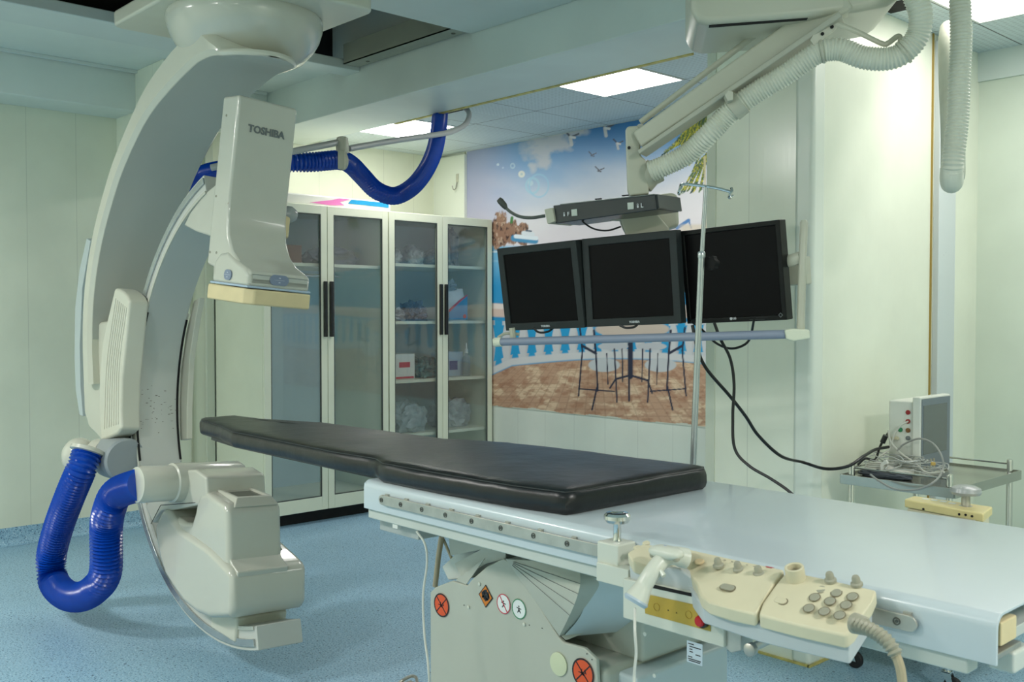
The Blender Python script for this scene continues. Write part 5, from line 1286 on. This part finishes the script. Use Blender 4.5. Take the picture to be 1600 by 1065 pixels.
# cables under the head end
tag(obj('hanging_cable', wire([Vector((-2.155, 1.64, .838)), aY(664, 850, 1.64), aY(667, 880, 1.64), aY(661, 930, 1.63), aY(663, 990, 1.62), aY(669, 1040, 1.60), aY(670, 1100, 1.6), Vector((-2.10, 1.62, .006))], .0032), M_wcable, None), 'thin cream cable hanging left of the table base beside the orange sticker', 'cable')
tag(obj('table_cable', TB([aY(690, 838, 1.90), aY(685, 870, 1.90), aY(680, 915, 1.92)], .0085, 10), M_tancable, None), 'thick tan cable slanting down to the table base', 'cable')
tag(obj('table_cable', TB([aY(691, 838, 1.91), aY(704, 868, 1.91), aY(717, 902, 1.93)], .0045, 8), M_tancable, None), 'thin grey cable leaning right behind the thick tan cable', 'cable')
fl = thing('foot_pedal', 'grey metal foot pedal hoop on the floor at the bottom edge', 'pedal', aZ(640, 1072, 0))
obj('hoop', TB(catmull([aZ(622, 1068, .03), aZ(630, 1062, .045), aZ(642, 1056, .05), aZ(650, 1058, .045), aZ(652, 1068, .03)], 5), .006, 8), M_steel, fl)
obj('pedal_base', B(*(lambda c: (c.x - .06, c.x + .06, c.y - .05, c.y + .05, 0, .03))(aZ(640, 1085, 0))), M_button, fl, bevel=.008)

# control box with a grey knob on the far rail
YBX = thing('yellow_control_box', 'flat yellow-cream control box with a big grey knob on the far table edge', 'control box', (-1.03, 2.43, .86))
zt = .953
q4 = [aZ(x, y, zt) for x, y in ((1413, 779), (1428, 774), (1551, 791), (1537, 802))]
obj('lid', PR(q4, (0, 0, -.022)), M_ybox, YBX, bevel=.004, seg=3)
c4 = sum(q4, Vector()) / 4
obj('box_body', PR([c4 + (p - c4) * .93 - Vector((0, 0, .023)) for p in q4], (0, 0, -.09)), M_ctrl, YBX, bevel=.003)
bm = bmesh.new()
for (x, y) in ((1446, 779), (1460, 781), (1474, 783), (1488, 786)): obox(bm, aZ(x, y, zt + .0003), (q4[2] - q4[1]).normalized(), (q4[1] - q4[0]).normalized(), Vector((0, 0, 1)), .008, .008, .0003)
obj('lid_marks', bm, M_boxwhite, YBX)['kind'] = 'stuff'
kc = aZ(1509, 790, zt)
obj('knob_stem', LA(kc, (0, 0, 1), [(.016, 0), (.011, .002), (.010, .03)], 16), M_steel, YBX)
obj('knob_head', LA(kc + Vector((0, 0, .026)), (0, 0, 1), [(.014, 0), (.033, .003), (.037, .010), (.034, .019), (.022, .0245), (.004, .026)], 28), mat('grey knob', srgb(160, 164, 162), 0.25), YBX)
obj('rail_clamp', B(-1.06, -.98, 2.372, 2.41, .88, .94), M_steel, YBX, bevel=.002)
for (x, y) in ((1443, 798), (1499, 806), (1509, 807), (1519, 809)):
    obj('socket', LA(aP(x, y - 3, q4[0], Vector((-(q4[3] - q4[0]).y, (q4[3] - q4[0]).x, 0)).normalized()), (0, -1, 0), [(.003, 0), (.003, .002)], 10), M_gap, YBX)

# drip pole on the far side of the table
IV = thing('drip_pole', 'thin steel drip pole with two hooks clamped at the far table edge', 'pole', (-1.79, 2.42, .90))
b0, b1, b2, b3 = aY(1083, 722, 2.42), aY(1096, 398, 2.42), aY(1097, 392, 2.42), aY(1103, 292, 2.42)
obj('lower_tube', TB([b0 - (b1 - b0).normalized() * .06, b1], .0095, 14), M_rail, IV)
obj('upper_tube', TB([b1 - Vector((0, 0, .02)), b3], .0065, 12), M_rail, IV)
obj('tube_collar', LA(b1 - Vector((0, 0, .01)), (0, 0, 1), [(.0105, 0), (.0115, .004), (.0115, .016), (.009, .02)], 16), M_rail, IV)
obj('hook_arm', TB(catmull([aY(1062, 296, 2.42), aY(1066, 288, 2.42), aY(1085, 289, 2.42), aY(1104, 291, 2.42), aY(1125, 295, 2.42), aY(1143, 300, 2.42)], 5), .0042, 8), M_chrome, IV)
for x, y, s in ((1062, 296, 1), (1141, 302, 1)):
    obj('hook', TB(catmull([aY(x + 2, y - 8, 2.42), aY(x + 3, y - 3, 2.41), aY(x - 1, y + 2, 2.40), aY(x - 1, y + 7, 2.41), aY(x + 4, y + 4, 2.43)], 5), .0042, 8), M_chrome, IV)
kc = aY(1101, 411, 2.42)
bm = bmesh.new(); R_ = []
for j in range(24): a = 2 * PI * j / 24; R_.append((math.cos(a), math.sin(a), .020 + .0022 * (1 if j % 4 < 2 else -1)))
f0 = [bm.verts.new((kc.x + .013 + c_ * r_, kc.y + .01, kc.z + s__ * r_)) for c_, s__, r_ in R_]; f1 = [bm.verts.new((kc.x + .013 + c_ * r_, kc.y + .028, kc.z + s__ * r_)) for c_, s__, r_ in R_]
bm.faces.new(f0); bm.faces.new(f1[::-1])
for j in range(24): bm.faces.new((f0[j], f0[(j + 1) % 24], f1[(j + 1) % 24], f1[j]))
obj('lock_knob', bm, mat('knob black', srgb(8, 8, 8), .6, spec=.2), IV, bevel=.001, label='black star-shaped locking knob')
obj('pole_clamp', B(b0.x - .03, b0.x + .02, 2.372, 2.435, .895, .935), M_steel, IV, bevel=.003)

# ================================================================== STEEL CART WITH PATIENT MONITOR
CT = thing('instrument_cart', 'stainless steel wheeled cart with corner posts beside the white column', 'cart', (-1.83, 4.02, 0))
cx0, cx1, cy0, cy1, cz = -2.04, -1.585, 3.70, 4.33, .775
M_cart = mat('cart steel', srgb(176, 178, 170), .22, .85, noise=.06, nscale=5)
def tray(z, nm):
    bm = bmesh.new(); box(bm, cx0, cx1, cy0, cy1, z - .006, z)
    box(bm, cx0, cx1, cy0 - .006, cy0, z - .03, z + .008); box(bm, cx0, cx1, cy1, cy1 + .006, z - .03, z + .008)
    box(bm, cx0 - .006, cx0, cy0, cy1, z - .03, z + .008); box(bm, cx1, cx1 + .006, cy0, cy1, z - .03, z + .008)
    return obj(nm, bm, M_cart, CT, bevel=.001)
tray(cz, 'top_tray'); tray(.22, 'lower_tray')
for x, y in ((cx0 + .03, cy0 + .03), (cx1 - .03, cy0 + .03), (cx1 - .03, cy1 - .03), (cx0 + .03, cy1 - .03)):
    lg = obj('post', LA((x, y, .085), (0, 0, 1), [(.0125, 0), (.0125, .735), (.011, .742), (.004, .745)], 18), M_chrome, CT)
    obj('caster_fork', PR([Vector((x - .016, y + .012, .085)), Vector((x + .016, y + .012, .085)), Vector((x + .034, y + .012, .03)), Vector((x + .014, y + .012, .03))], (0, -.003, 0)), M_chrome, lg)
    obj('caster_fork', PR([Vector((x - .016, y - .015, .085)), Vector((x + .016, y - .015, .085)), Vector((x + .034, y - .015, .03)), Vector((x + .014, y - .015, .03))], (0, -.003, 0)), M_chrome, lg)
    obj('fork_top', B(x - .018, x + .018, y - .018, y + .012, .082, .087), M_chrome, lg)
    obj('caster_wheel', LA((x + .022, y - .0125, .034), (0, 1, 0), [(.012, 0), (.030, .001), (.034, .005), (.034, .018), (.030, .022), (.012, .023)], 24), M_rubber, lg, label='black rubber castor')
for a, b in (((cx0 + .03, cy0 + .03), (cx1 - .03, cy0 + .03)), ((cx0 + .03, cy1 - .03), (cx1 - .03, cy1 - .03)), ((cx0 + .03, cy0 + .03), (cx0 + .03, cy1 - .03))):
    obj('guard_rail', TB([Vector((*a, cz + .035)), Vector((*b, cz + .035))], .004, 8), M_chrome, CT)
# patient monitor
PMo = thing('patient_monitor', 'white bedside monitor with grey screen on the steel cart', 'monitor', (-1.86, 4.06, cz))
def Pm(x, y, d): return aD(x, y, d)
dm = 4.08
fl_ = [aX(1434, 623, -1.86), aX(1476, 612, -1.86), aX(1474, 716, -1.86), aX(1434, 722, -1.86)]
# the body: box whose side with the sockets faces the viewer
x_s = -1.955
y_s = 3.93
sA, sB = aY(1388, 628, y_s), aY(1434, 624, y_s)
zb_, zt_ = cz + .001, aY(1410, 626, y_s).z
xL, xR = aY(1388, 660, y_s).x, aY(1427, 660, y_s).x
bdy = obj('monitor_body', B(xL, xR, y_s, y_s + .24, zb_, zt_), mat('monitor white', srgb(222, 224, 214), .4, noise=.02, nscale=5), PMo, bevel=.008, seg=3)
fx_ = xR + .035
frn = obj('front_bezel', PR([Vector((xR + .0005, y_s - .012, zb_)), Vector((fx_, y_s - .012, zb_)), Vector((fx_, y_s - .012, zt_ + .02)), Vector((xR + .0005, y_s - .012, zt_ + .02))], (0, .275, 0)), mat('monitor white', srgb(222, 224, 214), .4), PMo, bevel=.006, seg=3)
obj('front_face', B(fx_, fx_ + .003, y_s - .004, y_s + .255, zb_ + .008, zt_ + .012), mat('monitor grey', srgb(112, 122, 130), .35), frn, bevel=.001)
obj('screen', B(fx_ + .003, fx_ + .004, y_s + .008, y_s + .225, zb_ + .085, zt_ - .015), mat('dull screen', srgb(98, 104, 102), .12), frn, smooth=False, label='dull grey screen')
for k in range(8):
    obj('front_button', LA((fx_ + .003, y_s + .02 + .028 * (k % 4), zb_ + .03 + .025 * (k // 4)), (1, 0, 0), [(.008, 0), (.008, .003)], 12), M_button, frn)
text('brand_mark', 'COMEN', .012, (fx_ + .0035, y_s + .035, zt_ - .002), (0, 1, 0), (0, 0, 1), M_lightprint, frn) if False else None
for k, (x, y, m_) in enumerate(((1419, 644, mat('socket red', srgb(150, 30, 28), .4)), (1419, 658, mat('socket red', srgb(150, 30, 28), .4)), (1419, 672, mat('socket brown', srgb(120, 78, 30), .4)), (1419, 684, M_greyprint), (1407, 671, M_green))):
    obj('socket', LA(aY(x, y, y_s - .0005), NY, [(.0095, 0), (.0095, .004), (.006, .005)], 16), m_, bdy)
obj('tan_plug', B(*(lambda c: (c.x - .012, c.x + .014, y_s - .014, y_s - .001, c.z - .006, c.z + .006))(aY(1400, 684, y_s))), M_ctrl, bdy, bevel=.002)
# leads
def cart_wire(pts_, r, m_, lb, cat='cable', grp=None): return tag(obj('sensor_lead', wire(pts_, r), m_, None), lb, cat, grp)
yy = y_s - .03
cart_wire([aY(1419, 658, y_s - .004), aY(1408, 664, yy), aY(1397, 680, yy), aY(1391, 700, yy), aY(1376, 712, 3.86), aY(1366, 722, 3.86)], .0035, M_wcable, 'white lead from the red socket down to the cart tray')
cart_wire([aY(1388, 672, yy), aY(1392, 690, yy), aY(1408, 708, yy), aY(1428, 722, 3.88), aY(1448, 738, 3.80), aY(1475, 737, 3.76)], .0045, M_wcable, 'white lead running right across the tray')
cart_wire([aY(1402, 704, yy), aY(1412, 694, yy), aY(1436, 685, 3.88), aY(1458, 693, 3.84), aY(1472, 714, 3.80), aY(1473, 734, 3.78), aY(1460, 752, 3.66), aY(1434, 764, 3.64), aY(1400, 764, 3.64), aY(1375, 752, 3.66), aY(1360, 741, 3.68)], .004, mat('grey lead', srgb(150, 152, 148), .4), 'grey lead in a wide circle over the cart front')
rr = random.Random(5)
bm = bmesh.new()
for k in range(9):
    c0 = Vector((-1.84 + rr.uniform(-.10, .10), 3.84 + rr.uniform(-.06, .06), cz + .012)); pts_ = []
    for j in range(11):
        a = j * .75 + k; r_ = .05 + rr.uniform(-.015, .03)
        pts_.append(c0 + Vector((r_ * 1.5 * math.cos(a), r_ * math.sin(a), .008 * k * .8 + rr.uniform(0, .03))))
    tube(bm, catmull(pts_, 5), .0022, 6)
tag(obj('lead_tangle', bm, mat('clear lead', srgb(176, 180, 176), .3), None), 'tangle of thin grey sensor leads heaped on the cart tray', 'cables', kind='stuff')
bm = bmesh.new()
for k in range(4):
    tube(bm, catmull([Vector((-2.0, 3.80 + .012 * k, cz + .02 + .006 * k)), Vector((-1.93, 3.81, cz + .03 + .008 * k)), Vector((-1.86, 3.80 + .01 * k, cz + .03)), Vector((-1.80, 3.83, cz + .02 + .006 * k))], 5), .0035, 6)
tag(obj('lead_bundle', bm, M_wcable, None), 'bundle of white leads tied with a paper band on the cart', 'cables', kind='stuff')
tag(obj('paper_band', PR([aY(x, y, 3.79) for x, y in ((1378, 722), (1384, 718), (1387, 724), (1380, 728), (1381, 742), (1376, 742), (1375, 726))], (0, .012, 0)), M_boxwhite, None, bevel=.001), 'white paper band around the lead bundle at the cart front', 'band')
tag(obj('cuff', blob((-1.90, 3.79, cz + .001), .11, .035, .016, 91, .2), mat('dark cuff', srgb(60, 68, 78), .6, noise=.2, nscale=20), None), 'dark blue-grey flat cuff lying at the left of the cart tray', 'cuff')
tag(obj('finger_clip', obox(bmesh.new(), aY(1458, 724, 3.86), Vector((.8, .6, 0)), Vector((-.6, .8, 0)), Vector((0, 0, 1)), .008, .006, .006), mat('tan clip', srgb(196, 164, 90), .5), None, bevel=.001), 'tiny tan connector lying among the sensor leads', 'connector')
# long black cables from the monitors
def blk(pts_, lb, r=.0062): tag(obj('power_cable', wire(pts_, r, 8, 10), M_cable, None), lb, 'cable')
blk([aD(1082, 508, 3.62), aD(1090, 545, 3.60), aD(1104, 576, 3.60), aD(1140, 618, 3.62), aD(1165, 650, 3.66), aD(1185, 680, 3.70), aD(1220, 712, 3.76), aY(1255, 722, 3.52), aY(1290, 732, 3.50), aY(1325, 728, 3.55), aY(1350, 712, 3.64), aY(1368, 702, 3.80), aY(1388, 698, 3.92)], 'long black cable sweeping from the monitors down and across to the cart')
blk([aD(1116, 504, 3.55), aD(1126, 530, 3.55), aD(1141, 560, 3.56), aD(1147, 600, 3.56), aD(1145, 650, 3.56), aD(1148, 700, 3.54), aD(1170, 727, 3.50), aD(1205, 748, 3.44), aD(1236, 770, 3.38), aD(1262, 800, 3.32)], 'black cable dropping from the right monitor and vanishing behind the table', .0055)
blk([aY(1388, 676, 3.95), aY(1380, 688, 3.92), aY(1374, 700, 3.90), aY(1367, 718, 3.86), aY(1352, 716, 3.80), aY(1340, 726, 3.78)], 'short black mains cable with adapter behind the bedside monitor', .005)
tag(obj('cable_adapter', TB([aY(1384, 680, 3.90), aY(1379, 691, 3.90)], .011, 10), M_black, None), 'small black adapter lump on the cable left of the bedside monitor', 'adapter')
